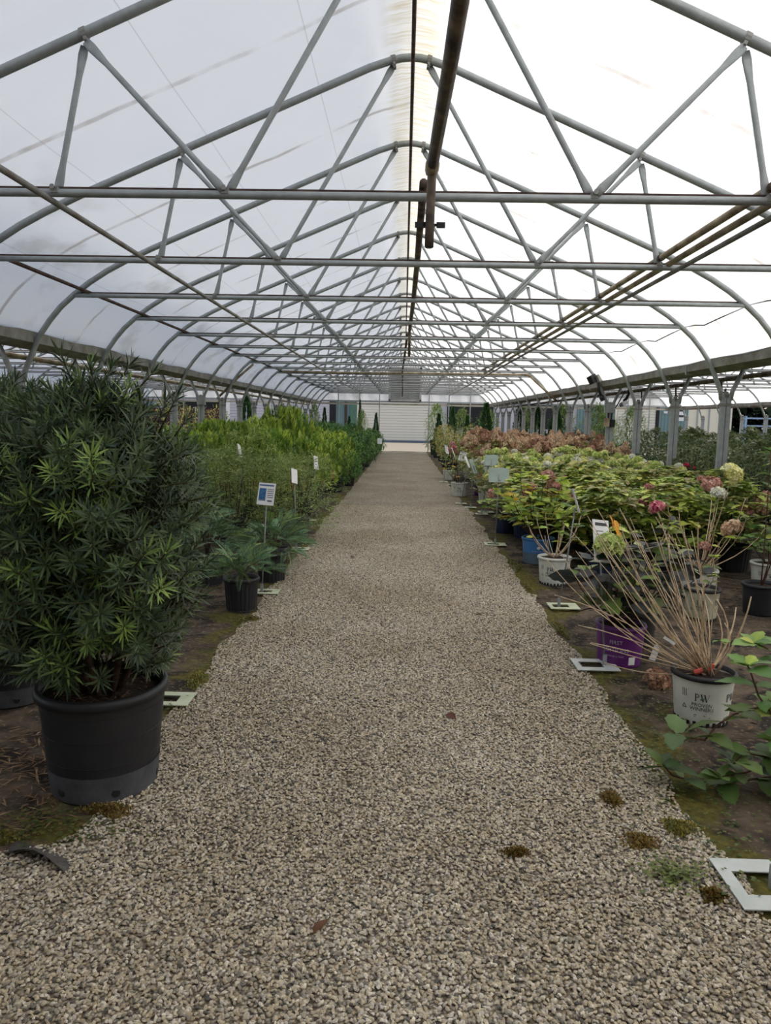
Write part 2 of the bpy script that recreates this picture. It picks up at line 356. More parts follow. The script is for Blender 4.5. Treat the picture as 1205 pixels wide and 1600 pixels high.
# posts: a full length square tube and a shorter stub beside it, tops joined to the hoop tails
pm = MB().box((-.036, 0, .97), (.062, .062, 1.94)).mesh('post_tube', M['galv'])
stub = MB().box((.036, 0, 1.46), (.062, .055, .96)).mesh('stub_tube', M['galv'])
cap_m = MB().box((0, 0, 1.80), (.16, .075, .035)).mesh('post_collar', M['galv_old'])
brk = MB().tube([(-.02, 0, 1.93), (.02, 0, 1.93)], .05, 8).mesh('gutter_bracket', M['galv_old'])
post = thing('gutter_post', '', 'post', group='square steel posts under the gutters')
obj('post_tube', pm, post); obj('stub_tube', stub, post); obj('post_collar', cap_m, post); obj('gutter_bracket', brk, post)
first = True
for b, lab in ((-.5, 'left gutter'), (.5, 'right gutter'), (1.5, 'far right gutter'), (-1.5, 'far left gutter')):
    for i, y in enumerate(HY):
        place(post, not first, (b*PITCHX, y, 0), 0 if b > 0 else PI, 1, '%s double steel post from the camera under the %s' % (ORD[i], lab)); first = False

# ---------------------------------------------------------------- polythene roof
def film_mat():
    m = bpy.data.materials.new('white_polythene_film'); m.use_nodes = True
    n, l = m.node_tree.nodes, m.node_tree.links
    for q in list(n):
        if q.type == 'BSDF_PRINCIPLED': n.remove(q)
    uv = n.new('ShaderNodeUVMap'); sx = n.new('ShaderNodeSeparateXYZ'); l.new(uv.outputs[0], sx.inputs[0])
    U, Vv = sx.outputs[0], sx.outputs[1]
    def math_(op, a, b=None, c=None):
        q = n.new('ShaderNodeMath'); q.operation = op
        for i, z in enumerate((a, b, c)):
            if z is None: continue
            if isinstance(z, (int, float)): q.inputs[i].default_value = z
            else: l.new(z, q.inputs[i])
        return q.outputs[0]
    def line(f, period, width, phase=0.):
        t = math_('ADD', math_('DIVIDE', f, period), phase); t = math_('FRACT', t); t = math_('ABSOLUTE', math_('SUBTRACT', t, .5))
        return math_('LESS_THAN', t, width/period)
    def noise(vec, sc, det=5, dist=0.):
        q = n.new('ShaderNodeTexNoise'); q.inputs['Scale'].default_value = sc; q.inputs['Detail'].default_value = det; q.inputs['Distortion'].default_value = dist
        l.new(vec, q.inputs['Vector']); return q.outputs['Fac']
    def mapv(s):
        q = n.new('ShaderNodeMapping'); q.inputs['Scale'].default_value = s; l.new(uv.outputs[0], q.inputs[0]); return q.outputs[0]
    def smooth(f, a, b, lo=0., hi=1.):
        q = n.new('ShaderNodeMapRange'); q.interpolation_type = 'SMOOTHSTEP'
        for i, z in enumerate((a, b, lo, hi)): q.inputs[i+1].default_value = z
        l.new(f, q.inputs[0]); return q.outputs[0]
    def mixc(f, a, b):
        q = n.new('ShaderNodeMix'); q.data_type = 'RGBA'; l.new(f, q.inputs[0])
        for i, z in ((6, a), (7, b)):
            if isinstance(z, tuple): q.inputs[i].default_value = (*z, 1)
            else: l.new(z, q.inputs[i])
        return q.outputs[2]
    base = (.86, .865, .87)
    # folded seams along the house, brown arcs at mid-span, yellow streaks by the ridge, algae near the gutter
    seam = math_('MULTIPLY', line(U, 1.02, .0045, .28), .35)
    col = mixc(seam, base, (.42, .41, .40))
    arc = smooth(math_('ABSOLUTE', math_('SUBTRACT', math_('FRACT', math_('ADD', math_('DIVIDE', math_('SUBTRACT', Vv, Y1), S), math_('MULTIPLY', noise(mapv((.5, .5, 1)), 1.2), .12))), .56)), .008, .022, 1, 0)
    arc = math_('MULTIPLY', arc, smooth(noise(mapv((1, .6, 1)), 1.5), .40, .62, 0, .62))
    col = mixc(arc, col, (.34, .29, .24))
    aU = math_('ABSOLUTE', math_('ADD', U, -.02))
    ridge = math_('MULTIPLY', smooth(aU, .10, .30, 1, 0), smooth(noise(mapv((2.5, 30, 1)), 1.0, 3), .35, .7, .15, .8))
    col = mixc(ridge, col, (.60, .52, .33))
    alg = math_('MULTIPLY', smooth(math_('ABSOLUTE', U), 2.6, 3.6), smooth(noise(mapv((1.1, .6, 1)), 1.6, 6), .52, .72, 0, .5))
    col = mixc(alg, col, (.40, .38, .34))
    spot = smooth(noise(mapv((1, 1, 1)), 26, 2), .74, .80, 0, .35)
    col = mixc(spot, col, (.45, .42, .38))
    wrinkle = noise(mapv((.55, 1.3, 1)), 1.6, 3, .5)
    fine = noise(mapv((1, 2.5, 1)), 14, 4, .6)
    hgt = math_('ADD', wrinkle, math_('MULTIPLY', fine, .06))
    bp = n.new('ShaderNodeBump'); bp.inputs['Strength'].default_value = .25; bp.inputs['Distance'].default_value = .06; l.new(hgt, bp.inputs['Height'])
    d = n.new('ShaderNodeBsdfDiffuse'); t = n.new('ShaderNodeBsdfTranslucent')
    for q in (d, t): l.new(col, q.inputs[0]); l.new(bp.outputs[0], q.inputs['Normal'])
    mx = n.new('ShaderNodeMixShader'); mx.inputs[0].default_value = .60
    l.new(d.outputs[0], mx.inputs[1]); l.new(t.outputs[0], mx.inputs[2]); l.new(mx.outputs[0], n['Material Output'].inputs[0])
    return m
FILM = film_mat()
off = .04; prof = []
hp = [(-x, z) for x, z in reversed(half[1:])]+half
hp = [(-4.20, 2.36)]+hp[1:-1]+[(4.20, 2.36)]
P = np.array(hp); T = np.gradient(P, axis=0); T /= np.linalg.norm(T, axis=1)[:, None]; Nn = np.c_[-T[:, 1], T[:, 0]]
Pd = []
for i in range(len(P)-1):
    for t in np.linspace(0, 1, 4 if np.linalg.norm(P[i+1]-P[i]) > .4 else 2, endpoint=False): Pd.append((P[i]*(1-t)+P[i+1]*t, Nn[i]*(1-t)+Nn[i+1]*t))
Pd.append((P[-1], Nn[-1])); arcl = np.r_[0, np.cumsum([np.linalg.norm(Pd[i+1][0]-Pd[i][0]) for i in range(len(Pd)-1)])]; arcl -= arcl[-1]/2
fys = []
for y in np.arange(HY[0]-4*S, END+.01, S/6): fys.append(y)
fys[-1] = END
def film_mesh(seed):
    r = np.random.default_rng(seed); v = []; uvs = []; f = []; q = len(Pd)
    for y in fys:
        ph = ((y-HY[0])/S) % 1; sag = .022*math.sin(PI*ph)**2
        for j, (p, nn) in enumerate(Pd):
            o = off-sag*min(1, abs(q/2-j)/3+.2)+r.normal(0, .0025); v.append((p[0]+nn[0]*o, y, p[1]+nn[1]*o)); uvs.append((arcl[j], y))
    for i in range(len(fys)-1):
        for j in range(q-1): f.append((i*q+j, i*q+j+1, (i+1)*q+j+1, (i+1)*q+j))
    me = mk('ceiling', np.array(v), f, FILM, True); ul = me.uv_layers.new(name='UVMap')
    li = np.empty(len(me.loops), int); me.loops.foreach_get('vertex_index', li); ul.data.foreach_set('uv', np.array(uvs)[li].astype(np.float32).ravel())
    return me
for b, nm in ((0, 'central'), (1, 'right'), (-1, 'left')):
    struct('ceiling', film_mesh(b+5), (b*PITCHX, 0, 0), 'white polythene roof film over the %s bay' % nm)

# ---------------------------------------------------------------- far gable ends
def gable_mesh():
    v = []; uvs = []; f = []; xs = np.linspace(-4.15, 4.15, 67)
    for x in xs:
        zt = hoop_z(x)+.03
        for k in range(9):
            z = 2.42+(zt-2.42)*k/8; v.append((x, .03+.012*math.sin(x*9+z*3)+.01*math.sin(x*23), z)); uvs.append((x+20.3, z*1.7+60.3))
    for i in range(len(xs)-1):
        for k in range(8): a = i*9+k; f.append((a, a+9, a+10, a+1))
    me = mk('wall_far', np.array(v), f, FILM, True); ul = me.uv_layers.new(name='UVMap')
    li = np.empty(len(me.loops), int); me.loops.foreach_get('vertex_index', li); ul.data.foreach_set('uv', np.array(uvs)[li].astype(np.float32).ravel())
    return me
gme = gable_mesh(); rail = mat('cream_rail', (206, 200, 184), .6, 0, .1, 3)
for b, nm in ((0, 'central'), (1, 'right'), (-1, 'left')):
    g = struct('wall_far', gme, (b*PITCHX, END+.03, 0), 'white film gable wall closing the far end of the %s bay' % nm)
    rl = MB().box((0, -.01, 2.43), (8.3, .07, .08)); obj('gable_rail', (rl, M['galv']), g)
    rl = MB().box((0, .06, 2.30), (8.74, .06, .09)); obj('gable_rail', (rl, rail), g)
    rl = MB().box((0, -.02, 2.97), (6.9, .04, .04)); obj('gable_rail', (rl, M['galv']), g)
    for x in (-3.25, -2.2, -1.22, 1.22, 2.2, 3.25):
        zt = hoop_z(x); z0 = 0. if abs(x) > 0 else 2.4
        obj('gable_stud', (MB().box((x, -.045, (zt+z0)/2), (.05, .05, zt-z0)), M['galv']), g)
struct('added_shade_wall', MB().box((0, -3.1, 2.4), (27, .2, 4.8)).mesh('added_shade_wall', mat('shade_wall_grey_brown', (112, 106, 98), .8, 0, .1, 1.)), label='added grey brown wall, unseen behind the viewer, shading the near end')  # added out of view behind the camera to darken the foreground gravel
# louvre vent in the central gable
lv = thing('louvre_vent', 'square grey louvred vent shutter set in the far gable', 'vent', (0.03, END-.06, 2.47))
lm = mat('grey_louvre', (176, 178, 176), .5, .1, .06, 4)
fr = MB().box((-.76, 0, .82), (.09, .12, 1.64)).box((.76, 0, .82), (.09, .12, 1.64)).box((0, 0, .03), (1.6, .12, .09)).box((0, 0, 1.6), (1.6, .12, .09)); obj('vent_frame', (fr, lm), lv)
sl = MB().box((0, 0, 0), (1.44, .012, .15), Matrix.Rotation(.45, 3, 'X')).mesh('slat', lm)
for k in range(12): obj('slat', sl, lv, (0, .03, .13+k*.125))
obj('mullion', (MB().box((-.2, -.02, .82), (.03, .03, 1.5)).box((.25, -.02, .82), (.03, .03, 1.5)), M['galv']), lv)
obj('motor_box', (MB().box((.62, -.1, -.02), (.16, .1, .14)), M['galv_old']), lv)
# ---------------------------------------------------------------- irrigation pipes and roof fittings
def tubeobj(name, pts, r, m, parent=None, n=10, smooth=True):
    return obj(name, (MB().tube(pts, r, n), m, smooth), parent)
t = thing('irrigation_pipe', 'dirty overhead water pipe above the path with a drop pipe hanging in front', 'pipe', (.13, 4.42, 2.93))
tubeobj('pipe_run', [(.0, 0, 0), (.03, -1.2, .03), (.05, -2.4, .05), (.05, -7.3, .05)], .033, M['pvc_dark'], t)
tubeobj('pipe_collar', [(0, -.07, 0), (0, .05, 0)], .040, M['pvc'], t)
d_ = tubeobj('drop_pipe', [(0, .02, .02), (0, .03, -.05), (-.004, .03, -.25), (-.006, .02, -.43)], .027, M['pvc_dark'], t)
obj('pipe_mouth', (MB().tube([(-.006, .02, -.425), (-.006, .02, -.435)], .021, 10), M['black']), d_)
obj('pipe_bracket', (MB().box((-.06, .05, -.30), (.06, .02, .03)).box((.06, .05, -.30), (.05, .02, .03)).box((0, .05, -.30), (.08, .02, .012)), M['black']), t)
t = thing('irrigation_pipe', 'brown water pipe strung below the ridge past the second truss', 'pipe', (.09, 4.75, 2.93))
tubeobj('pipe_run', [(0, 0, .02), (0, 2, -.02), (-.01, 4, -.06), (-.03, 7.1, -.02)], .026, M['pvc_dark'], t)
tubeobj('drop_pipe', [(-.03, 7.1, .0), (-.03, 7.12, -.10), (-.03, 7.12, -.42)], .022, M['pvc_dark'], t)
t = thing('irrigation_pipe', 'thin brown water pipe hanging below the ridge towards the vent', 'pipe', (.03, 12.3, 2.90))
tubeobj('pipe_run', [(0, 0, .0), (-.05, 4, -.05), (-.1, 8.6, -.03), (-.1, 14, -.05)], .022, M['pvc_dark'], t)
tubeobj('drop_pipe', [(-.1, 14, -.05), (-.1, 14.02, -.2), (-.1, 14.02, -.55)], .02, M['pvc_dark'], t)
t = thing('water_pipe', 'upper of the two pale pipes resting on the right ends of the chords', 'pipe', (2.13, -1, 2.90), 0, 'pale pipes along the right of the trusses')
tubeobj('pipe_run', [(0, 0, 0), (0, 10, 0), (-.02, 20, .0), (-.06, 21.6, .0)], .027, M['pvc'], t)
for k in range(5): tubeobj('pipe_strap', [(0, 5.56+k*S, 0), (0, 5.60+k*S, 0)], .031, M['rust'], t)
t = thing('water_pipe', 'lower of the two pale pipes resting on the right ends of the chords', 'pipe', (2.2, -1, 2.85), 0, 'pale pipes along the right of the trusses')
tubeobj('pipe_run', [(0, 0, 0), (0, 10, 0), (0, 19, 0), (0.02, 22, 0)], .025, M['pvc'], t)
t = thing('water_pipe', 'pale pipe crossing the house and bending down to the right gutter', 'pipe', (0, 21.4, 2.86))
tubeobj('pipe_run', [(-3.5, 0, -.02), (-1.5, 0, -.03), (0, 0, -.01), (3.45, 0, 0)], .036, M['pvc'], t)
tubeobj('pipe_elbow', [(3.40, 0, 0), (3.5, 0, 0), (3.56, -.02, -.06)], .041, M['pvc'], t)
tubeobj('pipe_leg', [(3.55, -.02, -.04), (4.28, -.25, -.72)], .034, M['pvc'], t)
tag(tubeobj('cable', [(3.75, 6, 2.80), (3.72, 7.6, 2.76), (3.80, 8.4, 2.86), (3.74, 9.6, 2.76), (3.8, 10.3, 2.85), (3.74, 11.4, 2.75), (3.8, 12.2, 2.85), (3.74, 13.2, 2.76), (3.8, 14.1, 2.85)], .008, M['black'], None, 6), 'thin black cable looping along the right ends of the chords', 'cable')
t = thing('water_pipe', 'brown feeder pipe under the right gutter carrying the emitters', 'pipe', (4.75, 6, 2.20))
tubeobj('pipe_run', [(0, -4, 0), (0, 5, .0), (0, 14, 0), (0, 30.8, 0)], .034, M['pvc_dark'], t)
for k in range(5): tubeobj('emitter_drop', [(.05, 1.7+k*1.9, -.02), (.06, 1.7+k*1.9, -.16), (.12, 1.7+k*1.9, -.20), (.12, 1.7+k*1.9, -.12)], .016, M['rust'], t)
t = thing('water_pipe', 'pale feeder pipe under the left gutter', 'pipe', (-4.75, 6, 2.20))
tubeobj('pipe_run', [(0, -4, 0), (0, 5, .0), (0, 14, 0), (0, 30.8, 0)], .034, M['pvc'], t)
tag(tubeobj('water_pipe', [(-3.62, 17.9, 2.78), (-4.0, 17.9, 2.45), (-4.5, 17.9, 1.95)], .028, M['pvc'], None), 'pale pipe slanting from the left chord end down to a post', 'pipe')
# electrical fittings on the seventh right post
px, py = PITCHX/2, HY[6]
t = thing('junction_box', 'grey steel junction box on the right post below the speakers', 'junction box', (px-.03, py-.07, 1.86))
obj('box_body', (MB().box((0, 0, 0), (.20, .09, .22)), M['plate_back']), t); obj('box_lid', (MB().box((0, -.05, 0), (.18, .012, .20)), M['galv']), t)
t = thing('outlet_box', 'pair of small switch boxes on the right post under the junction box', 'switch box', (px-.01, py-.06, 1.55))
obj('box_body', (MB().box((-.06, 0, 0), (.10, .08, .18)), M['pvc']), t); obj('box_body', (MB().box((.055, 0, -.02), (.09, .09, .16)), M['black']), t)
tubeobj('conduit', [(.03, 0, .05), (.04, 0, .2), (.03, 0, .3)], .012, M['black'], t)
tubeobj('conduit', [(-.03, 0, .05), (-.035, 0, .2), (-.03, 0, .3)], .012, M['black'], t)
t = thing('floodlight', 'black floodlight aimed at the path under the right gutter', 'floodlight', (4.05, py-.15, 2.42))
Rr = Matrix.Rotation(-.5, 3, 'Y')@Matrix.Rotation(.5, 3, 'Z')
obj('lamp_head', (MB().box((-.12, 0, .02), (.14, .14, .17), Rr), M['black']), t); obj('lamp_back', (MB().box((.03, 0, .06), (.2, .12, .15), Rr), M['galv_old']), t)
tubeobj('hose', [(.0, -.02, .0), (.02, -.02, -.2), (.08, -.02, -.34)], .028, M['black'], t); tubeobj('hose_nozzle', [(.07, -.02, -.32), (.12, -.02, -.42)], .05, M['black'], t)
t = thing('floodlight', 'second black lamp hanging beneath the right gutter on a bent arm', 'floodlight', (4.72, py-.1, 2.22))
tubeobj('lamp_arm', [(0, 0, .05), (0, 0, -.06), (-.04, 0, -.16), (-.1, 0, -.22)], .03, M['black'], t); obj('lamp_head', (MB().box((-.1, 0, -.27), (.15, .1, .08), Rr), M['galv']), t)
tubeobj('conduit', [(-.08, 0, .0), (-.2, 0, -.25), (-.26, .03, -.37)], .012, M['black'], t)
t = thing('junction_box', 'grey junction box on a left post behind the green shrubs', 'junction box', (-PITCHX/2+.03, HY[6]-.07, 1.86))
obj('box_body', (MB().box((0, 0, 0), (.17, .09, .20)), M['plate_back']), t); obj('box_lid', (MB().box((0, -.05, 0), (.15, .012, .18)), M['galv']), t)

# ---------------------------------------------------------------- buildings beyond the far end
def ribbed(name, rgb, rough=.5, axis=2, scale=9., amt=.6):
    m = mat(name, rgb, rough, 0, .05, .6)
    n, l = m.node_tree.nodes, m.node_tree.links
    g = n.new('ShaderNodeNewGeometry'); wv = n.new('ShaderNodeTexWave'); wv.bands_direction = 'XYZ'[axis]; wv.inputs['Scale'].default_value = scale
    l.new(g.outputs['Position'], wv.inputs['Vector']); bp = n.new('ShaderNodeBump'); bp.inputs['Strength'].default_value = amt; bp.inputs['Distance'].default_value = .04
    l.new(wv.outputs['Fac'], bp.inputs['Height']); l.new(bp.outputs[0], n['Principled BSDF'].inputs['Normal']); return m
TEAL = ribbed('teal_metal_siding', (104, 132, 136), axis=0, scale=1.4); SHUT = mat('roller_shutter_cream', (222, 218, 206), .5, 0, .04, .5)
LAV = mat('lavender_siding', (190, 188, 196), .6, 0, .04, .5); NAVY = mat('dark_navy_door', (34, 44, 66), .5)
MAROON = ribbed('maroon_windscreen_mesh', (66, 32, 42), .8, 0, 6., .3); DARKWIN = mat('dark_opening', (16, 20, 26), .4); CREAM = mat('cream_panel', (224, 218, 200), .6, 0, .03, .4)
GREENP = mat('green_panel', (84, 122, 104), .6); BLUEP = mat('blue_painted_steel', (150, 176, 212), .5); ROOFM = mat('metal_roof', (150, 156, 160), .5, .2)
BY = 52.
def bbox(name, x0, x1, z0, z1, m, par, y=0., d=.1): return obj(name, (MB().box(((x0+x1)/2, y+d/2, (z0+z1)/2), (x1-x0, d, z1-z0)), m), par)
def shutter(par, x0, x1, z1, y):
    s_ = bbox('roller_shutter', x0, x1, 0.12, z1, SHUT, par, y, .04)
    sm = MB().box((0, 0, 0), (x1-x0-.04, .05, .165), Matrix.Rotation(-.10, 3, 'X')).mesh('shutter_slat', SHUT)
    for k in range(int((z1-.2)/.19)): obj('shutter_slat', sm, s_, ((x0+x1)/2, y-.01, .25+k*.19))
    bbox('bottom_bar', x0, x1, .0, .13, mat('shutter_bar', (104, 116, 140), .5), s_, y-.04, .06)
b1 = thing('workshop_building', 'pale workshop with wide cream roller shutter facing the open end', 'building', (0, BY, 0))
bbox('wall_panel', -5.0, -3.3, 0, 4.2, TEAL, b1, .1, .2); bbox('green_trim', -3.75, -3.3, 0, 3.2, GREENP, b1, .02, .1)
bbox('doorway', -5.2, -4.75, 0, 3.0, DARKWIN, b1, .02, .1); bbox('side_post', -4.15, -4.0, 0, 3.2, M['bark'], b1, 0, .1)
bbox('wall_panel', -3.3, 2.4, 3.2, 4.2, CREAM, b1, .1, .2); shutter(b1, -3.3, 2.3, 3.2, .1)
bbox('wall_panel', 2.4, 12.0, 0, 4.2, LAV, b1, .1, .2)
bbox('dark_opening', 3.0, 6.2, 1.1, 3.0, DARKWIN, b1, .02, .1); bbox('dark_opening', 8.2, 11.2, 1.1, 3.0, DARKWIN, b1, .02, .1)
bbox('roof_slab', -5.4, 12.0, 4.2, 4.35, ROOFM, b1, -.3, 9)
b2 = thing('metal_shed', 'teal metal shed with navy door and cream shutter beyond the right bay', 'building', (0, BY, 0))
bbox('wall_panel', 12.0, 14.6, 0, 4.2, TEAL, b2, 0, .2); dn = bbox('door', 13.35, 14.25, 0, 2.5, NAVY, b2, -.06, .08)
obj('door_handle', (MB().box((13.55, -.1, 1.05), (.2, .04, .04)), M['galv']), dn)
shutter(b2, 14.75, 17.4, 2.75, .05); bbox('wall_panel', 14.6, 17.6, 2.75, 4.2, TEAL, b2, 0, .2); bbox('dark_frame', 17.4, 17.62, 0, 2.9, DARKWIN, b2, -.03, .1)
bbox('wall_panel', 17.6, 19.6, 0, 4.2, TEAL, b2, 0, .2); bbox('wall_light', 17.9, 18.15, 2.35, 2.5, M['card'], b2, -.08, .1)
pn = bbox('notice_sign', 18.9, 19.3, 1.85, 2.75, M['card'], b2, -.05, .04); bbox('notice_band', 18.92, 19.28, 2.1, 2.25, M['ink'], pn, -.07, .03); bbox('notice_band', 18.96, 19.24, 2.5, 2.6, M['ink'], pn, -.07, .03)
bbox('cream_wall', 19.6, 22.6, 0, 4.2, CREAM, b2, 0, .2)
for x in (20.2, 21.0, 21.8): bbox('wall_batten', x, x+.08, 0, 2.9, M['galv'], b2, -.06, .07)
bbox('roof_slab', 12.0, 22.8, 4.2, 4.35, ROOFM, b2, -.3, 9)
b3 = thing('sided_building', 'lavender grey clapboard building left of the roller shutter', 'building', (0, BY, 0))
bbox('wall_core', -12.4, -5.2, 0, 4.3, LAV, b3, .1, .2)
cm = MB().box((0, 0, 0), (7.2, .06, .19), Matrix.Rotation(-.12, 3, 'X')).mesh('clapboard', LAV)
for k in range(21): obj('clapboard', cm, b3, (-8.8, .07, .1+k*.2))
bbox('roof_slab', -12.5, -5.2, 4.3, 4.45, ROOFM, b3, -.3, 8); bbox('white_corner', -12.45, -12.2, 0, 4.3, M['card'], b3, -.02, .1)
f1 = thing('windscreen_fence', 'maroon mesh windscreen fence beyond the left bay', 'fence', (0, 47, 0))
for k in range(9):
    x0 = -26+k*1.6; bbox('screen_panel', x0, x0+1.56, .1, 2.05, MAROON, f1, 0, .03); bbox('fence_post', x0-.03, x0+.03, 0, 2.15, M['galv'], f1, -.03, .06)
b4 = thing('blue_truck_shed', 'pale blue and dark shed behind the maroon windscreen fence', 'building', (0, 56, 0))
bbox('wall_core', -27, -13, 0, 2.6, BLUEP, b4, 0, .2); bbox('dark_band', -26, -21, 1.9, 2.7, DARKWIN, b4, -.05, .1); bbox('dark_band', -18, -13.5, 1.9, 2.7, DARKWIN, b4, -.05, .1); bbox('roof_slab', -27.5, -12.6, 2.7, 3.4, LAV, b4, -.3, 6)
f2 = thing('blue_railing', 'pale blue steel railing in front of dark trees at far right', 'railing', (0, 50, 0))
for z in (1.0, 1.55, 2.05): bbox('rail', 22.4, 34, z, z+.1, BLUEP, f2, 0, .06)
for k in range(9): bbox('rail_post', 22.6+k*1.35, 22.72+k*1.35, 0, 2.25, BLUEP, f2, -.03, .1)

# ---------------------------------------------------------------- leaf and plant tools
def unit(v): v = np.asarray(v, float); return v/(np.linalg.norm(v, axis=-1, keepdims=True)+1e-9)
def frames(D, U=None):
    D = unit(D); ref = np.tile([0, 0, 1.], (len(D), 1)) if U is None else U
    X = np.cross(D, ref); bad = np.linalg.norm(X, axis=1) < 1e-3; X[bad] = [1, 0, 0]; X = unit(X); Z = np.cross(X, D)
    return np.stack([X, D, Z], axis=2)          # columns: side, along, normal
def leaf_shape(L, W, nseg=3, droop=.25, fold=.18, power=.8, tip=1.0):
    v = []; f = []
    for i in range(nseg+1):
        t = i/nseg; w_ = W/2*max(.0, math.sin(PI*min(1, t**tip)))**power if 0 < t < 1 else W*.03
        z = -droop*L*t*t
        v += [(-w_, L*t, z+fold*w_), (0, L*t, z), (w_, L*t, z+fold*w_)]
        if i: a = 3*i; f += [(a-3, a-2, a+1, a), (a-2, a-1, a+2, a+1)]
    return np.array(v), f
def simple_leaf(L, W, droop=.2):     # five-vertex pointed leaf, two quads
    v = np.array([(0, 0, 0), (-W/2, L*.5, -droop*L*.2), (0, L*.5, -droop*L*.25-.12*W), (W/2, L*.5, -droop*L*.2), (0, L, -droop*L)])
    return v, [(0, 2, 4, 1), (0, 3, 4, 2)]
def scatter(bv, bf, pos, R, sc, col):
    pos = np.asarray(pos); N = len(pos); k = len(bv); sc = np.broadcast_to(np.asarray(sc, float), (N,))
    v = np.einsum('nij,kj->nki', R, bv)*sc[:, None, None]+pos[:, None, :]
    f = [tuple(i*k+j for j in q) for i in range(N) for q in bf]
    c = np.repeat(np.asarray(col)[:, None, :], k, 1)
    return v.reshape(-1, 3), f, c.reshape(-1, 3)
def join(parts):
    V, F, Cc = [], [], []; b = 0
    for v, f, c in parts: V.append(v); F += [tuple(i+b for i in q) for q in f]; Cc.append(c); b += len(v)
    return np.concatenate(V), F, np.concatenate(Cc)
def pal(cols, n, r=None, jit=.15):
    r = r or rng; a = np.array([lin(c) for c in cols]); return np.minimum(.92, 1.22*a[r.integers(0, len(a), n)]*(1+r.uniform(-jit, jit, (n, 1))))
def stemcurve(p0, p1, bow, n=5):
    p0, p1, bow = map(np.array, (p0, p1, bow)); t = np.linspace(0, 1, n)[:, None]
    return p0*(1-t)+p1*t+bow*4*t*(1-t)

# ---------------------------------------------------------------- pots
def text_mesh(txt, size):
    cu = bpy.data.curves.new('print_text', 'FONT'); cu.body = txt; cu.size = size; cu.align_x = 'CENTER'; cu.resolution_u = 2
    o = bpy.data.objects.new('print_text', cu); C.objects.link(o); dg = bpy.context.evaluated_depsgraph_get()
    me = bpy.data.meshes.new_from_object(o.evaluated_get(dg)); bpy.data.objects.remove(o)
    v = np.array([p.co[:] for p in me.vertices]); f = [tuple(p.vertices) for p in me.polygons]; bpy.data.meshes.remove(me); return v, f
def strokes(segs):
    v = []; f = []
    for (x0, y0, x1, y1, w_) in segs:
        d = np.array([x1-x0, y1-y0]); d = d/np.linalg.norm(d); n_ = np.array([-d[1], d[0]])*w_/2; b = len(v)
        for p in ((x0, y0), (x1, y1)): v += [(p[0]-n_[0], p[1]-n_[1], 0), (p[0]+n_[0], p[1]+n_[1], 0)]
        f.append((b, b+2, b+3, b+1))
    return np.array(v, float), f
def pw_logo(h):
    s = [(.08, 0, .08, 1, .13), (-.03, .99, .2, .99, .04), (-.03, .02, .22, .02, .04)]
    a = [(.1+.36*math.sin(t), .74+.24*math.cos(t)) for t in np.linspace(0, PI, 9)]
    s += [(a[i][0], a[i][1], a[i+1][0], a[i+1][1], .05 if i in (0, 7) else .10) for i in range(8)]
    s += [(.72, .98, .98, .02, .14), (.98, .02, 1.2, .82, .045), (1.12, .98, 1.38, .02, .14), (1.38, .02, 1.66, .98, .045), (.62, .99, .86, .99, .04), (1.02, .99, 1.24, .99, .04), (1.56, .99, 1.76, .99, .04)]
    v, f = strokes(s); v[:, 0] -= .86; return v*h, f
def leafmark(h):
    a = np.linspace(0, 2*PI, 13)[:-1]; v = np.c_[np.cos(a)*.5*h+.2*h*np.sin(a), np.sin(a)*.32*h, a*0]; return v, [tuple(range(12))]
def wrap(vf, pot, z, ang, dz=0):
    v, f = vf; rad = np.interp(z+v[:, 1], [0, pot['h']], [pot['rb'], pot['rt']])+.0018
    t = ang+v[:, 0]/np.mean(rad); return np.c_[rad*np.cos(t), rad*np.sin(t), z+v[:, 1]], f
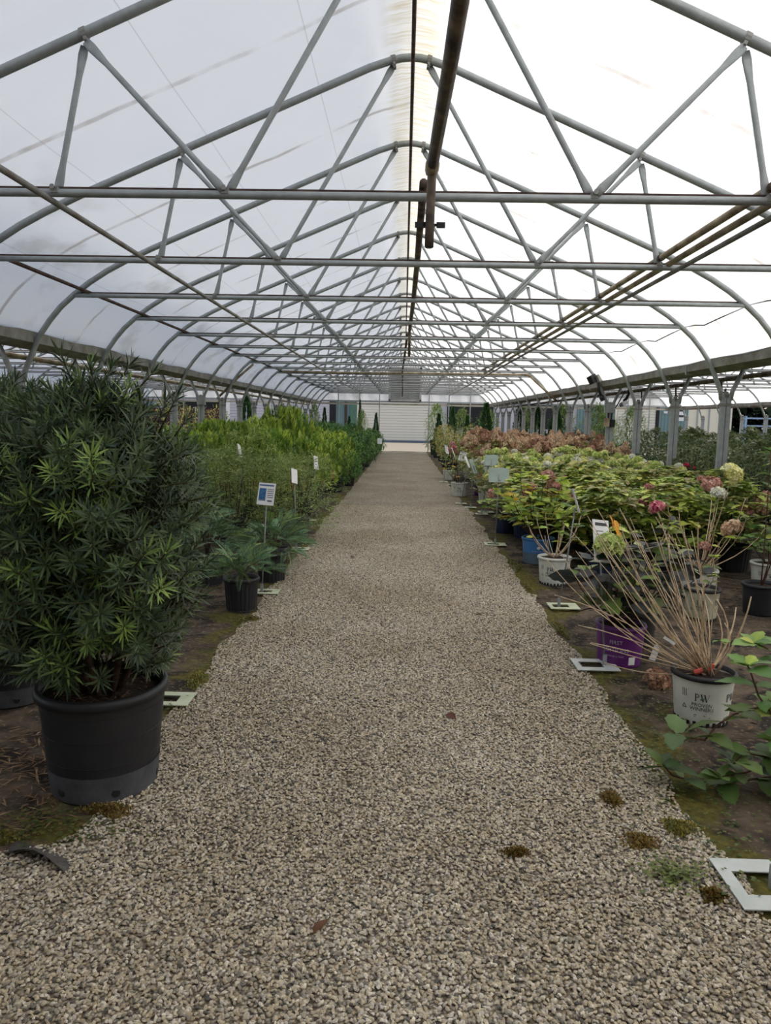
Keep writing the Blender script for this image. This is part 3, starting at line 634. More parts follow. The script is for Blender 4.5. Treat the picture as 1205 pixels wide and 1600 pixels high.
def make_pot(par, rt_, rb, h, m, rim_m=None, ribs=0, band=None, notch=False, holes=False, soil=.04, lipw=.008, liph=.022, print_=None, pang=-PI/2):
    p = MB(); prof = [(0, .004), (rb, .004), (rb, .012)]
    z = np.linspace(.02, h-liph, 8); prof += [(rb+(rt_-rb)*q/h, q) for q in z]
    prof += [(rt_, h), (rt_-.006, h), (rt_-.012, h-soil-.01), (0, h-soil-.01)]
    n = 40
    if ribs:
        V = []; n = ribs*2
        for i, (r_, zz) in enumerate(prof):
            for j in range(n):
                t_ = 2*PI*j/n; q = r_-(.005 if (j % 2 and 2 <= i <= 9) else 0); V.append((q*math.cos(t_), q*math.sin(t_), zz))
        k = len(prof); p.add(V, [(i*n+j, i*n+(j+1) % n, (i+1)*n+(j+1) % n, (i+1)*n+j) for i in range(k-1) for j in range(n)])
    else: p.lathe(prof, n)
    po = obj('pot', (p, m, not ribs), par)
    obj('rim', (MB().lathe([(rt_-.004, h-liph), (rt_+lipw, h-liph), (rt_+lipw+.002, h-liph*.4), (rt_+lipw*.6, h+.002), (rt_-.007, h+.002), (rt_-.012, h-liph)], 40), rim_m or m, True), po)
    sv = [(0, 0, h-soil+.012)]; k = 24
    for ring in (.5, 1): sv += [((rt_-.008)*ring*math.cos(2*PI*j/k), (rt_-.008)*ring*math.sin(2*PI*j/k), h-soil+random.uniform(-.008, .012)*(1 if ring < 1 else .4)) for j in range(k)]
    sf = [(0, 1+j, 1+(j+1) % k) for j in range(k)]+[(1+j, 1+k+j, 1+k+(j+1) % k, 1+(j+1) % k) for j in range(k)]
    obj('soil', (MB().add(sv, sf), M['soil'], True), par)
    if band: obj('base_band', (MB().lathe([(rb+.0015, .008), (rb+(rt_-rb)*band[0]+.0022, h*band[0])], 40), band[1], True), po)
    if notch:
        mb = MB()
        for j in range(26):
            t_ = 2*PI*j/26; Rz = Matrix.Rotation(t_, 3, 'Z'); mb.box((rb*.998*math.cos(t_), rb*.998*math.sin(t_), .010), (.008, .016, .02+.006*(j % 3)), Rz)
        obj('drain_notches', (mb, M['black']), po)
    if holes:
        for a_ in (-2.05, -1.0, .1, 1.3, 2.4): obj('drain_hole', (MB().tube([((rb+.002)*math.cos(a_)*.97, (rb+.002)*math.sin(a_)*.97, .045), ((rb+.006)*math.cos(a_), (rb+.006)*math.sin(a_), .045)], .017, 10), M['black']), po)
    P_ = {'h': h, 'rb': rb, 'rt': rt_}
    if print_ == 'pw':
        s = h/.26
        for (vf, z0, m_) in ((pw_logo(.040*s), .135*s, M['ink']), (leafmark(.02*s), .148*s, M['ink_green']), (text_mesh('PROVEN', .026*s), .108*s, M['ink']), (text_mesh('WINNERS', .026*s), .086*s, M['ink']), (strokes([(-.05*s, 0, .05*s, 0, .0016)]), .078*s, M['ink']), (strokes([(-.035*s, 0, .02*s, 0, .003*s), (-.035*s, -.009*s, .045*s, -.009*s, .003*s)]), .062*s, M['ink'])):
            v, f = wrap(vf, P_, z0, pang); obj('print', mk('print', v, f, m_), po)
        v, f = wrap(strokes([(-.012*s, 0, .012*s, 0, .003), (-.012*s, 0, 0, .02*s, .003), (.012*s, 0, 0, .02*s, .003), (-.01*s, .06*s, -.01*s, .1*s, .003), (0, .06*s, 0, .1*s, .003), (.01*s, .06*s, .01*s, .1*s, .003)]), P_, .09*s, pang-.62); obj('print', mk('print', v, f, M['ink']), po)
        v, f = wrap(pw_logo(.040*s), P_, .135*s, pang+1.15); obj('print', mk('print', v, f, M['ink']), po)
    if print_ == 'first':
        for vf, z0 in ((text_mesh('FIRST', .034), .155), (text_mesh('EDITIONS', .036), .105), (text_mesh('SHRUBS & TREES', .014), .072)):
            v, f = wrap(vf, P_, z0, pang); obj('print', mk('print', v, f, M['ink_pale']), po)
        v, f = wrap(strokes([(-.022, 0, .022, 0, .05)]), P_, .05, pang+.75); obj('sticker', mk('sticker', v, f, M['card']), po)
    if print_ == 'blue':
        for vf, z0 in ((text_mesh('Endless Summer', .024), .14),):
            v, f = wrap(vf, P_, z0, pang); obj('print', mk('print', v, f, M['ink_pale']), po)
        a = np.linspace(0, 2*PI, 13)[:-1]; v, f = wrap((np.c_[np.cos(a)*.018, np.sin(a)*.016, a*0], [tuple(range(12))]), P_, .185, pang-.05); obj('print', mk('print', v, f, M['card']), po)
    return po

# ---------------------------------------------------------------- big yew in the foreground
YEWC = [(66, 84, 54), (78, 96, 60), (58, 78, 62), (88, 106, 70)]; YEWN = [(136, 160, 76), (118, 146, 74)]
def yew_shoot(seed, cols, nl=26, L=.062):
    r = np.random.default_rng(seed); bv, bf = leaf_shape(1, .105, 3, .12, .1, .5)
    a = np.arange(nl)*2.4; h = np.linspace(0, .075, nl); el = np.linspace(.1, 1.15, nl)+r.normal(0, .12, nl)
    D = np.c_[np.cos(a)*np.cos(el), np.sin(a)*np.cos(el), np.sin(el)]
    v, f, c = scatter(bv, bf, np.c_[np.zeros(nl), np.zeros(nl), h], frames(D), L*r.uniform(.8, 1.15, nl), pal(cols, nl, r))
    sv = MB().tube([(0, 0, -.06), (0, 0, .02), (0, 0, .085)], [.003, .0028, .0015], 5)
    return join([(v, f, c), (np.array(sv.v), sv.f, np.tile(lin((84, 80, 50)), (len(sv.v), 1)))])
shoots = [yew_shoot(i, YEWC) for i in range(3)]+[yew_shoot(9, YEWC[1:2]+YEWN[1:]), yew_shoot(10, YEWN)]
shoot_me = [mk('leafy_shoot', v, f, M['needle'], True, c) for v, f, c in shoots]
def make_yew(label, loc, H, R0, base, seed, n_obj, n_tot, cx=0., lobes=None, pot=None):
    r = np.random.default_rng(seed); t = thing('potted_yew', label, 'potted shrub', loc, 0, 'large potted yews')
    make_pot(t, *pot, M['pot_black'], band=(.27, M['pot_base']), holes=True, soil=.05, liph=.035, lipw=.012)
    for z in (.36, .60, .83):
        rr = pot[1]+(pot[0]-pot[1])*z; obj('pot_ridge', (MB().lathe([(rr-.002, pot[2]*z-.004), (rr+.0022, pot[2]*z-.002), (rr+.0022, pot[2]*z+.002), (rr-.002, pot[2]*z+.004)], 40), M['black'], False), t.children[0])
    bl, bfc = simple_leaf(.05, .006, .1); aa = r.uniform(0, 6.28, 160); qq = np.sqrt(r.random(160))*(pot[0]-.03); da = r.uniform(0, 6.28, 160)
    sv, sf, sc_ = scatter(bl, bfc, np.c_[qq*np.cos(aa)*.9, qq*np.sin(aa)*.9, pot[2]-.04+r.uniform(0, .02, 160)], frames(np.c_[np.cos(da), np.sin(da), np.full(160, .05)]), r.uniform(.6, 1.2, 160), pal([(150, 110, 80), (120, 86, 62)], 160, r))
    so_ = obj('straw_mulch', mk('straw_mulch', sv, sf, M['leaf'], False, sc_), t); so_['kind'] = 'stuff'
    pts = []; dirs = []
    while len(pts) < n_tot:
        x, y, u_ = r.uniform(-1, 1), r.uniform(-1, 1), r.uniform(0, 1)
        rad = math.hypot(x, y)
        if rad > 1: continue
        a = math.atan2(y, x); z = base+u_*(H-base)
        env = R0*min(1, .62+u_*1.6)*(1 if u_ < .72 else max(.15, 1-((u_-.72)/.28)**1.6*.8))*(1+.13*math.sin(3*a+seed)+.10*math.sin(5*a+7*u_+seed))
        if rad < .45 and r.random() < .5: continue
        if math.sin(2.1*a+9*u_+seed)*math.cos(13*u_+a) > .72: continue      # gaps between the branches
        pts.append((cx+x*env, y*env, z)); d = np.array([math.cos(a)*rad*.9, math.sin(a)*rad*.9, .35+.9*u_*r.random()+(1-rad)*.8])+r.normal(0, .22, 3); dirs.append(d)
    for (lx, ly, lz, nn) in (lobes or []):
        for _ in range(nn):
            q = r.normal(0, 1, 3)*(.055, .055, .075); pts.append((lx+q[0], ly+q[1], lz+q[2])); dirs.append((q[0]*4, q[1]*4, .8))
    pts = np.array(pts); dirs = unit(np.array(dirs)); sc = r.uniform(.8, 1.3, len(pts)); kind = r.choice(5, len(pts), p=[.28, .27, .26, .13, .06])
    order = np.argsort(pts[:, 1]-np.abs(pts[:, 0])*.15-.2*pts[:, 2])
    Fz = frames(dirs)
    mats = [np.c_[Fz[i][:, 0], Fz[i][:, 2]*-1, Fz[i][:, 1]] for i in range(len(pts))]     # local z along the shoot
    for i in order[:n_obj]:
        o = obj('leafy_shoot', shoot_me[kind[i]], t); Mx = Matrix(mats[i].tolist()).to_4x4(); Mx.translation = pts[i]
        o.matrix_local = Mx@Matrix.Rotation(r.uniform(0, 6.28), 4, 'Z')@Matrix.Scale(sc[i], 4)
    rest = []
    for i in order[n_obj:]:
        v, f, c = shoots[kind[i]]; rest.append((v@mats[i].T*sc[i]+pts[i], f, c*r.uniform(.8, 1.15)))
    v, f, c = join(rest); o = obj('foliage', mk('foliage', v, f, M['needle'], True, c), t); o['kind'] = 'stuff'
    for k in range(7):
        a = k*.9+seed; tp = (cx+.24*math.cos(a)*R0/.42, .24*math.sin(a)*R0/.42, H*(.72+.2*r.random()))
        P_ = stemcurve((.05*math.cos(a), .05*math.sin(a), pot[2]-.06), tp, (.06*math.cos(a), .06*math.sin(a), 0), 7)
        obj('stem', (MB().tube(P_, np.linspace(.016, .006, 7), 7), M['bark'], True), t)
    for k in range(26):
        z = r.uniform(base, H*.85); a = r.uniform(0, 6.28); p0 = np.array((cx+.1*math.cos(a+1), .1*math.sin(a+1), z-.1)); p1 = np.array((cx+R0*.85*math.cos(a), R0*.85*math.sin(a), z+.15))
        obj('branch', (MB().tube(stemcurve(p0, p1, (0, 0, -.03), 5), np.linspace(.008, .003, 5), 5), M['bark'], True), t)
    return t
make_yew('big dark green yew in a large black pot at the gravel edge', (-1.2, 2.87, 0), 1.53, .43, .50, 3, 300, 1150, -.04,
         [(.02, -.05, 1.54, 12), (-.06, .05, 1.50, 8), (-.38, .0, 1.46, 12), (.18, 0, 1.42, 8)], (.245, .205, .43))
make_yew('dark green yew behind the big yew, cut by the left photo edge', (-2.05, 3.75, 0), 1.60, .46, .45, 8, 110, 620, 0., None, (.22, .18, .38))

# ---------------------------------------------------------------- low spreading plum yews with flat fronds
def frond_mesh(seed, cols, L=.34):
    r = np.random.default_rng(seed); n = 20; t = np.linspace(.08, 1, n); bv, bf = simple_leaf(1, .15, .15)
    ax = np.c_[np.zeros(n), t*L, -.28*L*t*t]; parts = []
    for s in (-1, 1):
        ang = .95-.5*t; D = np.c_[s*np.sin(ang), np.cos(ang), .45-.3*t]
        parts.append(scatter(bv, bf, ax, frames(D), .058*np.sin(PI*(.22+.66*t))*r.uniform(.85, 1.1, n), pal(cols, n, r)))
    st = MB().tube(np.r_[[[0, 0, 0]], ax], .0025, 4); parts.append((np.array(st.v), st.f, np.tile(lin((96, 104, 62)), (len(st.v), 1))))
    return join(parts)
PLUM = [(96, 130, 100), (112, 146, 106), (84, 118, 90), (130, 158, 104)]
fr_me = [mk('frond', v, f, M['needle'], True, c) for v, f, c in (frond_mesh(i, PLUM if i < 3 else [(146, 166, 92), (124, 150, 86)], .17+.022*i) for i in range(4))]
def plum_yew(label, loc, n, spread, rise, seed, pot=(.135, .115, .26)):
    r = np.random.default_rng(seed); t = thing('potted_plum_yew', label, 'potted shrub', loc, 0, 'low spreading conifers in black pots')
    make_pot(t, *pot, M['pot_black'], ribs=24, soil=.03)
    for k in range(n):
        a = r.uniform(0, 2*PI); q = math.sqrt(r.random()); Rs = (.15+.12*spread)
        o = obj('frond', fr_me[r.choice(4, p=[.3, .3, .25, .15])], t)
        o.location = (math.cos(a)*q*Rs, math.sin(a)*q*Rs, pot[2]+.02+.17*rise*(1-q*q)*r.uniform(.5, 1.1)+.02*r.random())
        o.rotation_euler = (1.15-1.15*q+r.normal(0, .28), r.normal(0, .5), a-PI/2+r.normal(0, .55)); o.scale = (r.uniform(.75, 1.15),)*3
    for k in range(6):
        a = k*1.05; obj('stem', (MB().tube([(0, 0, pot[2]-.03), (.05*math.cos(a), .05*math.sin(a), pot[2]+.1*rise), (.16*math.cos(a), .16*math.sin(a), pot[2]+.18*rise)], [.007, .005, .003], 5), M['bark'], True), t)
    return t
plum_yew('low blue green spreading conifer in the nearest small black pot', (-1.25, 5.68, 0), 64, .6, .8, 1)
plum_yew('taller spreading conifer in black pot behind the big yew', (-1.75, 6.55, 0), 95, 1., 2.0, 2, (.16, .13, .27))
plum_yew('spreading conifer in black pot just behind the blue sign', (-1.2, 6.75, 0), 85, .9, 1.6, 3, (.14, .12, .27))
plum_yew('small spreading conifer with yellow green tips near the second sign', (-1.3, 7.55, 0), 70, .9, .9, 4, (.13, .11, .18))
plum_yew('spreading conifer in the second row behind the blue sign', (-2.25, 7.35, 0), 80, 1., 1.9, 5)
plum_yew('spreading conifer low against the left frame behind the yews', (-2.3, 5.6, 0), 80, 1., 1.9, 6)

# ---------------------------------------------------------------- generic joined-foliage shrubs
def blob_points(r, n, H, R0, base, shape):
    u_ = r.random(n); a = r.uniform(0, 2*PI, n); q = np.sqrt(r.uniform(.12, 1, n))
    if shape == 'cone': env = R0*(1-u_)**.85*np.minimum(1, u_*9+.5); u_ = 1-(1-u_)
    elif shape == 'column': env = R0*np.minimum(1, u_*6+.45)*np.minimum(1, (1-u_)*3+.10)
    else: env = R0*np.sqrt(np.clip(1-((u_-.42)/.62)**2, .02, 1))
    env = env*(1+.16*np.sin(3*a+r.random()*6)+.10*np.sin(7*a+9*u_))
    p = np.c_[np.cos(a)*q*env, np.sin(a)*q*env, base+u_*(H-base)]
    return p, np.c_[np.cos(a)*q, np.sin(a)*q, np.zeros(n)], u_
def shrub_mesh(seed, kind):
    r = np.random.default_rng(seed)
    if kind == 'laurel':       # glossy upright spoon leaves in whorled shoots
        ns = 150; p, o, u_ = blob_points(r, ns, .98, .42, .28, 'round'); bv, bf = simple_leaf(.085, .034, -.05)
        parts = []
        cols = np.where((u_[:, None] < .22) & (r.random((ns, 1)) < .5), pal([(206, 168, 82), (184, 158, 78)], ns, r), pal([(156, 180, 72), (132, 162, 66), (176, 194, 82), (104, 138, 58)], ns, r))
        for k in range(11):
            a = k*2.4+r.uniform(0, 6, ns); el = r.uniform(.7, 1.35, ns); D = np.c_[np.cos(a)*np.cos(el), np.sin(a)*np.cos(el), np.sin(el)]+o*.25
            parts.append(scatter(bv, bf, p+np.c_[np.zeros((ns, 2)), np.full(ns, k*.014-.05)], frames(D), r.uniform(.8, 1.25, ns), cols*r.uniform(.8, 1.2, (ns, 1))))
        return join(parts)
    if kind == 'darklaurel':
        ns = 130; p, o, u_ = blob_points(r, ns, 1., .40, .2, 'round'); bv, bf = simple_leaf(.085, .030, .1); parts = []
        cols = pal([(86, 124, 62), (98, 138, 70), (72, 108, 58), (126, 160, 80)], ns, r)
        for k in range(11):
            a = k*2.4+r.uniform(0, 6, ns); el = r.uniform(.3, 1.25, ns); D = np.c_[np.cos(a)*np.cos(el), np.sin(a)*np.cos(el), np.sin(el)]+o*.3
            parts.append(scatter(bv, bf, p+np.c_[np.zeros((ns, 2)), np.full(ns, k*.016-.06)], frames(D), r.uniform(.8, 1.25, ns), cols*r.uniform(.8, 1.2, (ns, 1))))
        return join(parts)
    if kind == 'feather':      # drooping feathery sprays
        ns = 260; p, o, u_ = blob_points(r, ns, .95, .46, .12, 'round'); bv, bf = simple_leaf(.05, .010, .2); parts = []
        cols = pal([(134, 156, 84), (150, 168, 92), (112, 136, 76), (168, 178, 108)], ns, r)
        for k in range(16):
            tt = k/16; D0 = unit(o+np.c_[np.zeros((ns, 2)), np.full(ns, .5)]+r.normal(0, .25, (ns, 3)))
            ax = p+D0*(.19*tt)+np.c_[np.zeros((ns, 2)), np.full(ns, -.13*tt*tt)]
            side = unit(np.cross(D0, [0, 0, 1.]))*(1 if k % 2 else -1)
            D = D0*.7+side*.8+np.array([0, 0, -.25])
            parts.append(scatter(bv, bf, ax, frames(D), (1.25-.6*tt)*r.uniform(.9, 1.5, ns), cols*r.uniform(.82, 1.18, (ns, 1))))
        return join(parts)
    if kind == 'cone':
        ns = 900; p, o, u_ = blob_points(r, ns, 1., .20, .04, 'cone'); bv, bf = simple_leaf(.07, .035, .1)
        D = o*.8+np.c_[np.zeros((ns, 2)), np.full(ns, .9)]+r.normal(0, .18, (ns, 3))
        return scatter(bv, bf, p, frames(D, unit(np.c_[-o[:, 1], o[:, 0], np.full(ns, .1)])), r.uniform(.6, 1.3, ns), pal([(54, 90, 48), (66, 104, 54), (44, 76, 42)], ns, r))
    if kind == 'camellia':
        ns = 1500; p, o, u_ = blob_points(r, ns, 1., .36, .1, 'column'); bv, bf = simple_leaf(.06, .028, .25)
        D = o+r.normal(0, .45, (ns, 3))+np.array([0, 0, .25])
        return scatter(bv, bf, p, frames(D), r.uniform(.7, 1.3, ns), pal([(104, 122, 78), (120, 136, 86), (86, 106, 68), (150, 152, 100)], ns, r))
    if kind == 'roundgreen':
        ns = 1300; p, o, u_ = blob_points(r, ns, 1., .55, .1, 'round'); bv, bf = simple_leaf(.06, .03, .2)
        D = o+r.normal(0, .4, (ns, 3))+np.array([0, 0, .4])
        return scatter(bv, bf, p, frames(D), r.uniform(.7, 1.3, ns), pal([(58, 100, 50), (72, 114, 56), (48, 84, 44)], ns, r))
    if kind == 'loose':        # open shrub with yellowing leaves
        ns = 620; p, o, u_ = blob_points(r, ns, 1., .40, .3, 'round'); bv, bf = simple_leaf(.065, .03, .3)
        D = o+r.normal(0, .5, (ns, 3))+np.array([0, 0, .2])
        return scatter(bv, bf, p, frames(D), r.uniform(.7, 1.3, ns), pal([(182, 178, 96), (160, 170, 86), (192, 164, 106), (138, 156, 78)], ns, r))
    if kind == 'bamboo':
        ns = 1300; p, o, u_ = blob_points(r, ns, 1., .30, .1, 'column'); bv, bf = simple_leaf(.09, .02, .35)
        D = o+r.normal(0, .5, (ns, 3))+np.array([0, 0, .1])
        return scatter(bv, bf, p, frames(D), r.uniform(.7, 1.3, ns), pal([(132, 158, 82), (112, 142, 72), (156, 174, 102)], ns, r))
    if kind == 'hydleaf':      # hydrangea mass: broad pointed leaves, held level
        ns = 190; p, o, u_ = blob_points(r, ns, .98, .42, .30, 'round'); bv, bf = leaf_shape(.115, .066, 3, .28, .2, .75)
        parts = []; cols = pal([(150, 172, 72), (168, 184, 80), (128, 150, 66), (188, 190, 96), (104, 126, 60), (150, 140, 84)], ns, r)
        for k in range(4):
            a = k*1.57+r.uniform(0, .5, ns); el = r.uniform(-.15, .5, ns); D = np.c_[np.cos(a)*np.cos(el), np.sin(a)*np.cos(el), np.sin(el)]+o*.2
            parts.append(scatter(bv, bf, p, frames(D), r.uniform(.7, 1.2, ns), cols*r.uniform(.8, 1.15, (ns, 1))))
        return join(parts)
    if kind == 'hydtan':
        ns = 150; p, o, u_ = blob_points(r, ns, .82, .40, .2, 'round'); bv, bf = leaf_shape(.09, .045, 2, .25, .2, .75)
        parts = []; cols = pal([(140, 158, 78), (160, 168, 88), (122, 134, 70), (172, 158, 92)], ns, r)
        for k in range(4):
            a = k*1.57+r.uniform(0, .5, ns); el = r.uniform(-.2, .5, ns); D = np.c_[np.cos(a)*np.cos(el), np.sin(a)*np.cos(el), np.sin(el)]+o*.2
            parts.append(scatter(bv, bf, p, frames(D), r.uniform(.7, 1.2, ns), cols*r.uniform(.8, 1.15, (ns, 1))))
        return join(parts)
def stems_for(par, n, H, spread, m, r0=.008, z0=.2, seed=0):
    r = np.random.default_rng(seed)
    for k in range(n):
        a = 2*PI*k/n+r.uniform(-.3, .3); q = spread*r.uniform(.5, 1)
        P_ = stemcurve((.03*math.cos(a), .03*math.sin(a), z0), (q*math.cos(a), q*math.sin(a), H*r.uniform(.75, .95)), (.1*q*math.cos(a), .1*q*math.sin(a), .03), 5)
        obj('stem', (MB().tube(P_, np.linspace(r0, r0*.4, 5), 5), m, True), par)
# flower heads
def head_mesh(seed, cols, shape):
    r = np.random.default_rng(seed); n = 130
    a = r.uniform(0, 2*PI, n); ct = r.uniform(-.55, 1, n); st = np.sqrt(1-ct*ct); D = np.c_[st*np.cos(a), st*np.sin(a), ct]
    if shape == 'mop': p = D*np.array([.062, .062, .05])*r.uniform(.85, 1.05, (n, 1))
    else:
        hh = r.random(n); p = np.c_[np.cos(a)*.056*(1-hh**2*.8), np.sin(a)*.056*(1-hh**2*.8), hh*.115]; D = np.c_[np.cos(a), np.sin(a), .5+hh*0]
    bv = []; bf = []
    for k in range(4):
        t_ = k*PI/2; c_, s_ = math.cos(t_), math.sin(t_); b = len(bv); bv += [(0, 0, 0), (c_*.7-s_*.55, s_*.7+c_*.55, .15), (c_*1.15, s_*1.15, -.05), (c_*.7+s_*.55, s_*.7-c_*.55, .15)]; bf.append((b, b+3, b+2, b+1))
    D = unit(D+r.normal(0, .42, (n, 3))); Fz = frames(D); R = np.stack([Fz[:, :, 0], Fz[:, :, 2], Fz[:, :, 1]], 2)
    v, f, c = scatter(np.array(bv), bf, p, R, .0145*r.uniform(.8, 1.25, n), pal(cols, n, r, .3))
    core = MB().lathe([(0, -.03), (.04, -.01), (.048, .01), (.03, .035), (0, .042)] if shape == 'mop' else [(0, 0), (.040, .01), (.028, .07), (0, .10)], 10)
    cc = np.array([lin(cols[0])])*.75
    return join([(v, f, c), (np.array(core.v), core.f, np.tile(cc, (len(core.v), 1)))])
HC = {'pink': [(212, 152, 150), (228, 182, 172), (190, 128, 128), (204, 170, 140)], 'hotpink': [(206, 96, 128), (222, 130, 150), (226, 176, 170)], 'tan': [(200, 168, 138), (216, 188, 158), (178, 142, 114), (226, 202, 174)], 'brown': [(166, 130, 106), (186, 150, 122), (142, 104, 86)],
      'cream': [(222, 216, 146), (232, 228, 170), (198, 200, 122)], 'white': [(232, 232, 214), (222, 224, 196)], 'green': [(186, 200, 120), (170, 188, 104), (204, 212, 144)], 'dusty': [(196, 150, 140), (214, 172, 156), (178, 136, 116)], 'red': [(196, 48, 92), (214, 70, 110)]}
HEAD = {}
for i, k in enumerate(HC):
    HEAD[k] = mk('flower_head', *(lambda q: (q[0], q[1]))(head_mesh(20+i, HC[k], 'mop')), M['petal'], False, head_mesh(20+i, HC[k], 'mop')[2])
    q = head_mesh(40+i, HC[k], 'pan'); HEAD[k+'_p'] = mk('flower_head', q[0], q[1], M['petal'], False, q[2])
POTS = {'black': (.14, .12, .26), 'big': (.17, .14, .29)}
def shrub_proto(name, kind, seed, pot, potm, cat='potted shrub', nst=6, ribs=24, heads=None, nheads=0, hscale=1., Hs=1.):
    t = thing(name, '', cat); make_pot(t, *pot, M[potm], ribs=ribs, soil=.03)
    v, f, c = shrub_mesh(seed, kind); o = obj('foliage', mk('foliage', v, f, M['leaf'] if kind not in ('feather', 'cone') else M['needle'], True, c), t); o['kind'] = 'stuff'
    stems_for(t, nst, .8, .2, M['bark'], .007, pot[2]-.03, seed)
    if heads:
        r = np.random.default_rng(seed+3)
        for k in range(nheads):
            a = r.uniform(0, 2*PI); q = .36*math.sqrt(r.random()); hk = heads[r.integers(len(heads))]
            z = .98-.30*(q/.36)**2+r.uniform(-.04, .10) if kind != 'hydtan' else .86-.28*(q/.36)**2+r.uniform(-.06, .10)
            obj('flower_head', HEAD[hk], t, (q*math.cos(a), q*math.sin(a), z), (r.normal(0, .3), r.normal(0, .3), r.uniform(0, 6)), hscale*r.uniform(.75, 1.2))
    return t
class Pool:
    def __init__(s, protos): s.p = protos; s.n = 0
    def put(s, x, y, sc, label, group=None, sz=None, k=None):
        i = s.n % len(s.p) if k is None else k; used = s.p[i].get('used', 0); s.n += 1
        s.p[i]['used'] = 1
        t = place(s.p[i], used, (x, y, 0), random.uniform(0, 6.28), (sc, sc, sz or sc), label, group)
        return t
def done(t):
    for o in bpy.data.objects:
        if 'used' in o: del o['used']
# left bed -----------------------------------------------------------------
feather = Pool([shrub_proto('potted_cypress', 'feather', 11+i, POTS['black'], ['pot_grey', 'pot_black', 'pot_black'][i]) for i in range(3)])
feather.put(-1.28, 9.05, 1.0, 'feathery cypress in faded grey green pot by the path edge', None, 1.15, 0)
WH = ['behind the narrow white sign', 'beside the white text sign', 'next to the left posts', 'two rows behind the blue sign', 'in the middle of the thicket', 'under the left gutter', 'left of the path side one', 'in the back middle', 'back left before the hollies', 'last by the path before the hollies', 'at the left front of the thicket', 'at the far left front']
for i, (x, y, s) in enumerate([(-2.0, 8.7, 1.05), (-2.8, 8.4, 1.0), (-3.6, 8.8, 1.0), (-2.35, 9.6, 1.0), (-3.15, 9.7, 1.05), (-3.95, 9.9, 1.), (-1.75, 10.1, .95), (-2.6, 10.7, 1.0), (-3.4, 10.9, 1.0), (-1.5, 11.2, .9), (-3.0, 7.4, .95), (-3.9, 7.6, 1.0)]):
    feather.put(x, y, s, 'feathery grey green cypress '+WH[i], 'feathery cypress thicket', s*1.12)
feather.put(-1.95, 9.35, .8, 'yellowish upright cypress rising behind the white tilted sign', None, 1.45)
laurel = Pool([shrub_proto('potted_holly', 'laurel', 31+i, POTS['big'], 'pot_black') for i in range(3)])
i = 0
for y in np.arange(11.6, 19.5, .82):
    for j, x in enumerate((-1.62, -2.38, -3.14, -3.9)):
        if y < 12.2 and x > -2: continue
        s = random.uniform(.98, 1.16)*(1 if x > -2 else 1.06)*(1.22 if random.random() < .14 and x < -2 else 1); xx, yy_ = x+random.uniform(-.12, .12), y+random.uniform(-.15, .15)
        if j == 0: laurel.put(xx, yy_, 1.12, '%s bright green holly from the camera in the row nearest the path' % ORD[int(round((y-11.6)/.82))], 'bright green hollies beside the path', s)
        else: laurel.put(xx, yy_, 1.12, '%s yellow green holly from the camera in the %s row from the path' % (ORD[int(round((y-11.6)/.82))], ORD[j]), 'bright green hollies in the back rows', s*1.08)
dark = Pool([shrub_proto('potted_laurel', 'darklaurel', 51+i, POTS['big'], 'pot_black') for i in range(3)])
dark.put(-1.38, 15.4, .85, 'short dark laurel with black pot showing at the path edge', None, .8)
dark.put(-1.22, 16.9, .75, 'small bushy laurel in black pot leaning over the gravel edge', None, .7)
for y in np.arange(19.9, 34.5, 1.0):
    for j, x in enumerate((-1.35, -2.25, -3.1, -3.9)):
        s = random.uniform(1.02, 1.28); xx, yy_ = x+random.uniform(-.15, .15), y+random.uniform(-.2, .2)
        if j == 0: dark.put(xx, yy_, 1.12, '%s dark laurel from the camera in the far left row along the path' % ORD[int(round(y-19.9))], 'dark laurels along the path', s*.85)
        else: dark.put(xx, yy_, 1.15, '%s dark laurel from the camera in the %s far row left of the path' % (ORD[int(round(y-19.9))], ORD[j]), 'dark laurels in the back rows', s)
cone = Pool([shrub_proto('potted_arborvitae', 'cone', 71+i, POTS['big'], 'pot_black', nst=1) for i in range(2)])
for (x, y, r_, h, lab) in [(-5.4, 25.5, 1.9, 2.15, 'broad dark conical arborvitae behind the left posts'), (-4.9, 30, 1.3, 2.0, 'small dark arborvitae between the far left posts'), (-3.6, 33.8, 1.1, 1.95, 'narrow dark arborvitae left of the teal doorway'), (-2.55, 34.8, 1.0, 1.6, 'short dark arborvitae under the teal doorway'), (-1.95, 33.2, 1.0, 1.7, 'stubby dark arborvitae beside the tall thin one'), (-2.1, 35.6, .75, 2.35, 'tall thin pencil arborvitae left of the roller shutter'), (-1.25, 33.6, 1.0, 1.75, 'conical arborvitae in front of the roller shutter left post'),
                         (2.05, 31.6, 1.5, 2.05, 'second dark arborvitae from the path on the right'), (1.45, 31.0, 1.3, 1.75, 'small arborvitae nearest the path on the right'), (2.6, 30.6, 1.3, 1.7, 'low arborvitae left of the big cone on the right'), (3.2, 29.2, 2.0, 2.15, 'large cone shaped arborvitae behind the tan hydrangeas'), (4.55, 29.5, 2.1, 2.1, 'left one of three close dark cones on the right'), (5.0, 28.0, 2.1, 2.0, 'middle one of three close dark cones on the right'), (5.75, 28.3, 2.1, 2.05, 'right one of three close dark cones on the right')]:
    cone.put(x, y, r_, lab, 'dark conical arborvitae', h)
loose = Pool([shrub_proto('potted_spirea', 'loose', 81+i, POTS['big'], 'pot_black') for i in range(2)])
